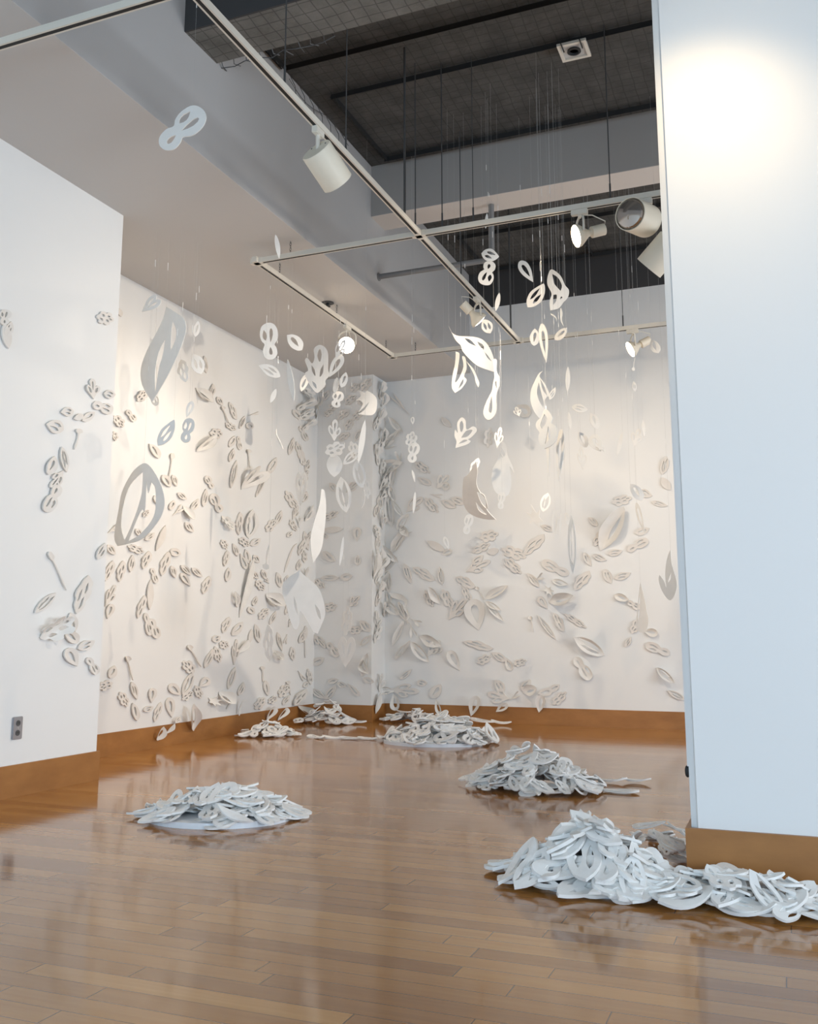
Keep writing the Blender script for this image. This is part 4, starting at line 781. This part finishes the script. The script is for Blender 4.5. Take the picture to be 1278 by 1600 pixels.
for r in hrec:
    if r[2]: hg[(r[2], next(b for y, b in HB if r[4] < y))].append(r)
for (code, band), rr in hg.items():
    rr.sort(key=lambda r: r[3])
    for i, r in enumerate(rr):
        lab = 'hanging white %s cutout %s' % (WORD[code], band)
        if len(rr) > 1: lab += ', %s from left' % ORD[i]
        r2 = list(r); r2[5] = lab; rr[i] = r2
allh = [r for rr in hg.values() for r in rr]+[r for r in hrec if not r[2]]
for r in allh:
    o = link(KIND[r[2]], r[0], M_hang); o.location = r[1]; tag(o, r[5], 'paper cutout', 'cutouts hanging on threads')
    thread_for(o, r[0])

# ------------------------------------------------------------------ heaps on the floor
hp = random.Random(11)
PILE = []
for code, asp, bend in (('L', .5, .10), ('D', .5, .12), ('R', .5, .06), ('O', .38, .14), ('W', .42, .1), ('C', .55, .05), ('T', .7, .12), ('l', .5, .15), ('B', .3, .18), ('H', .75, .08), ('R', .42, .2), ('D', .42, .02), ('R', .34, .16), ('O', .5, .1), ('W', .5, .15)):
    V, Fc = unit(code, 5, 3)
    def f(v, asp=asp, bend=bend):
        y = v.y-0.5; z = bend*(4*y*y-0.3)*0.5+0.12*bend*math.sin(v.x*5)
        sl = bend*4*y; n = Vector((0, -sl, 1)).normalized(); return Vector((v.x*asp, y, z)), n
    PILE.append((code, solid(V, Fc, f, 0.052)))
for _, me in PILE: me.materials.append(M_heap)
def heap(cx, cy, rx, ry, h, rot, n_ind, n_stuff, size, what, group, pw=1.4, tail=(), flat=0.13, ymax=None):
    ca, sa = math.cos(rot), math.sin(rot); bmS = bmesh.new(); pts = []
    tot = n_ind+n_stuff; n_stuff0 = n_stuff
    for k in range(tot):
        if k < n_stuff: r = math.sqrt(hp.random())*0.88; lvl = hp.uniform(0.1, 0.7)
        else: r = math.sqrt(hp.random()); lvl = 1.0
        a = hp.uniform(0, 2*math.pi); u, v_ = r*rx*math.cos(a), r*ry*math.sin(a)
        x, y = cx+u*ca-v_*sa, cy+u*sa+v_*ca
        z = h*max(0, 1-r**pw)**1.0*lvl+0.02
        s = hp.uniform(*size)
        g = h*pw*max(r, .05)**(pw-1)
        out = Vector((math.cos(a)/rx, math.sin(a)/ry, 0)); out = Vector((out.x*ca-out.y*sa, out.x*sa+out.y*ca, 0))
        slope = min(g*out.length, 1.1)
        nrm = (out.normalized()*slope*(0.55 if lvl == 1 else .3)+Vector((hp.gauss(0, flat), hp.gauss(0, flat), 1))).normalized()
        q = nrm.to_track_quat('Z', 'Y').to_matrix().to_4x4() @ Matrix.Rotation(hp.uniform(0, 6.28), 4, 'Z')
        if ymax is not None and y > ymax-0.3*s and x > XP-0.05: y = ymax-0.3*s
        low = abs((q @ Vector((0, 1, 0))).z)*s/2+abs((q @ Vector((1, 0, 0))).z)*s*0.22
        z = max(z, low+0.008)
        code, me = hp.choice(PILE)
        M = Matrix.Translation((x, y, z)) @ q @ Matrix.Diagonal((s, s, s, 1))
        if k < n_stuff:
            m2 = me.copy(); m2.transform(M); bmS.from_mesh(m2); D.meshes.remove(m2)
        else:
            o = link(KIND[code], me); o.matrix_world = M; tag(o, what.replace('cutout', WORD[code]+' cutout', 1), 'paper cutout', group)
    for (x, y, s, code, ang, lift) in tail:
        me = next(m for c, m in PILE if c == code); o = link(KIND[code], me)
        o.matrix_world = Matrix.Translation((x, y, 0.014+lift)) @ Matrix.Rotation(ang, 4, 'Z') @ Matrix.Rotation(lift*3, 4, 'X') @ Matrix.Diagonal((s, s, s, 1))
        tag(o, what.replace('cutout', WORD[code]+' cutout', 1), 'paper cutout', group)
    if n_stuff:
        me = D.meshes.new('heap_core'); bmS.to_mesh(me); bmS.free(); me.materials.append(M_heap)
        o = link('heap_core_cutouts', me, kind='stuff'); tag(o, 'buried tangle of white cutouts filling the '+group.split(' in the ')[-1], 'paper cutouts')
    else: bmS.free()
def oval_board(cx, cy, rx, ry, rot, label, h=0.03):
    bm = bmesh.new(); pts = [(cx+rx*math.cos(t)*math.cos(rot)-ry*math.sin(t)*math.sin(rot), cy+rx*math.cos(t)*math.sin(rot)+ry*math.sin(t)*math.cos(rot)) for t in [2*math.pi*k/56 for k in range(56)]]
    a = [bm.verts.new((x, y, 0.0)) for x, y in pts]; b = [bm.verts.new((x, y, h)) for x, y in pts]
    bm.faces.new(a); bm.faces.new(b)
    for i in range(56): bm.faces.new((a[i], a[(i+1) % 56], b[(i+1) % 56], b[i]))
    tag(link('base_board', done(bm), M_board), label, 'base board')
R_ = math.radians
oval_board(-3.0, 4.71, 0.40, 0.32, R_(20), 'oval white board under the front left heap of cutouts')
heap(-3.0, 4.72, 0.42, 0.34, 0.165, R_(20), 74, 80, (0.15, 0.24), 'white foam cutout piled on the oval board at front left', 'cutouts in the front left heap', 1.3)
oval_board(-3.18, 8.60, 0.47, 0.32, R_(8), 'oval white board under the heap before the corner pier')
heap(-3.13, 8.66, 0.52, 0.36, 0.22, R_(8), 66, 110, (0.16, 0.27), 'white foam cutout in the rear heap before the back wall', 'cutouts in the rear heap', 1.7,
     tail=[(-4.62, 8.62, .16, 'l', 0.3, .01), (-4.40, 8.58, .22, 'D', 1.2, 0), (-4.22, 8.60, .24, 'B', 1.6, 0), (-4.05, 8.62, .22, 'R', 1.4, 0), (-3.88, 8.66, .22, 'W', 1.5, 0), (-3.70, 8.68, .22, 'O', 1.3, .01)], flat=.26)
heap(-1.66, 6.38, 0.46, 0.34, 0.28, R_(0), 68, 90, (0.14, 0.24), 'white foam cutout in the pointed heap right of centre', 'cutouts in the pointed heap', 1.0,
     tail=[(-1.10, 6.40, .26, 'R', -1.5, 0), (-1.22, 6.78, .24, 'O', -1.4, .01), (-1.05, 6.85, .2, 'l', -1.6, .01)], flat=.26)
oval_board(-0.78, 4.0, 0.24, 0.13, 0, 'pale board glimpsed under the front right heap', 0.02)
heap(-0.80, 4.03, 0.37, 0.20, 0.25, R_(-6), 84, 55, (0.18, 0.28), 'white foam cutout in the largest heap by the pillar base', 'cutouts in the pillar heap', 0.95, ymax=4.2)
heap(-0.25, 3.95, 0.42, 0.16, 0.10, 0, 34, 36, (0.15, 0.23), 'white foam cutout strewn along the pillar baseboard', 'cutouts in the strewn row by the pillar', 1.6, ymax=4.2,
     tail=[(0.10, 4.02, .2, 'R', 1.2, .04), (-0.28, 4.10, .2, 'R', 0.4, .06)])
heap(-0.62, 4.72, 0.18, 0.30, 0.14, 0, 14, 10, (0.13, 0.2), 'white foam cutout in the shade behind the pillar corner', 'cutouts in the shaded heap behind the pillar', 1.3)
heap(-4.98, 8.62, 0.30, 0.22, 0.12, R_(25), 18, 10, (0.16, 0.26), 'white foam cutout in the small heap by the far left baseboard', 'cutouts in the small left heap', 1.3)
heap(-5.0, 10.05, 0.30, 0.20, 0.26, R_(0), 20, 22, (0.16, 0.26), 'white foam cutout heaped in the corner before the pier', 'cutouts in the corner heap', 1.2,
     tail=[(-5.22, 9.75, .24, 'D', .5, .03), (-4.66, 10.1, .26, 'O', 1.5, .02)])
heap(-4.05, 10.52, 0.45, 0.14, 0.14, 0, 18, 16, (0.18, 0.28), 'white foam cutout lying along the back baseboard', 'cutouts in the row along the back baseboard', 1.5,
     tail=[(-3.32, 10.6, .3, 'R', 1.4, .03), (-3.1, 10.6, .24, 'B', 1.6, .02)])
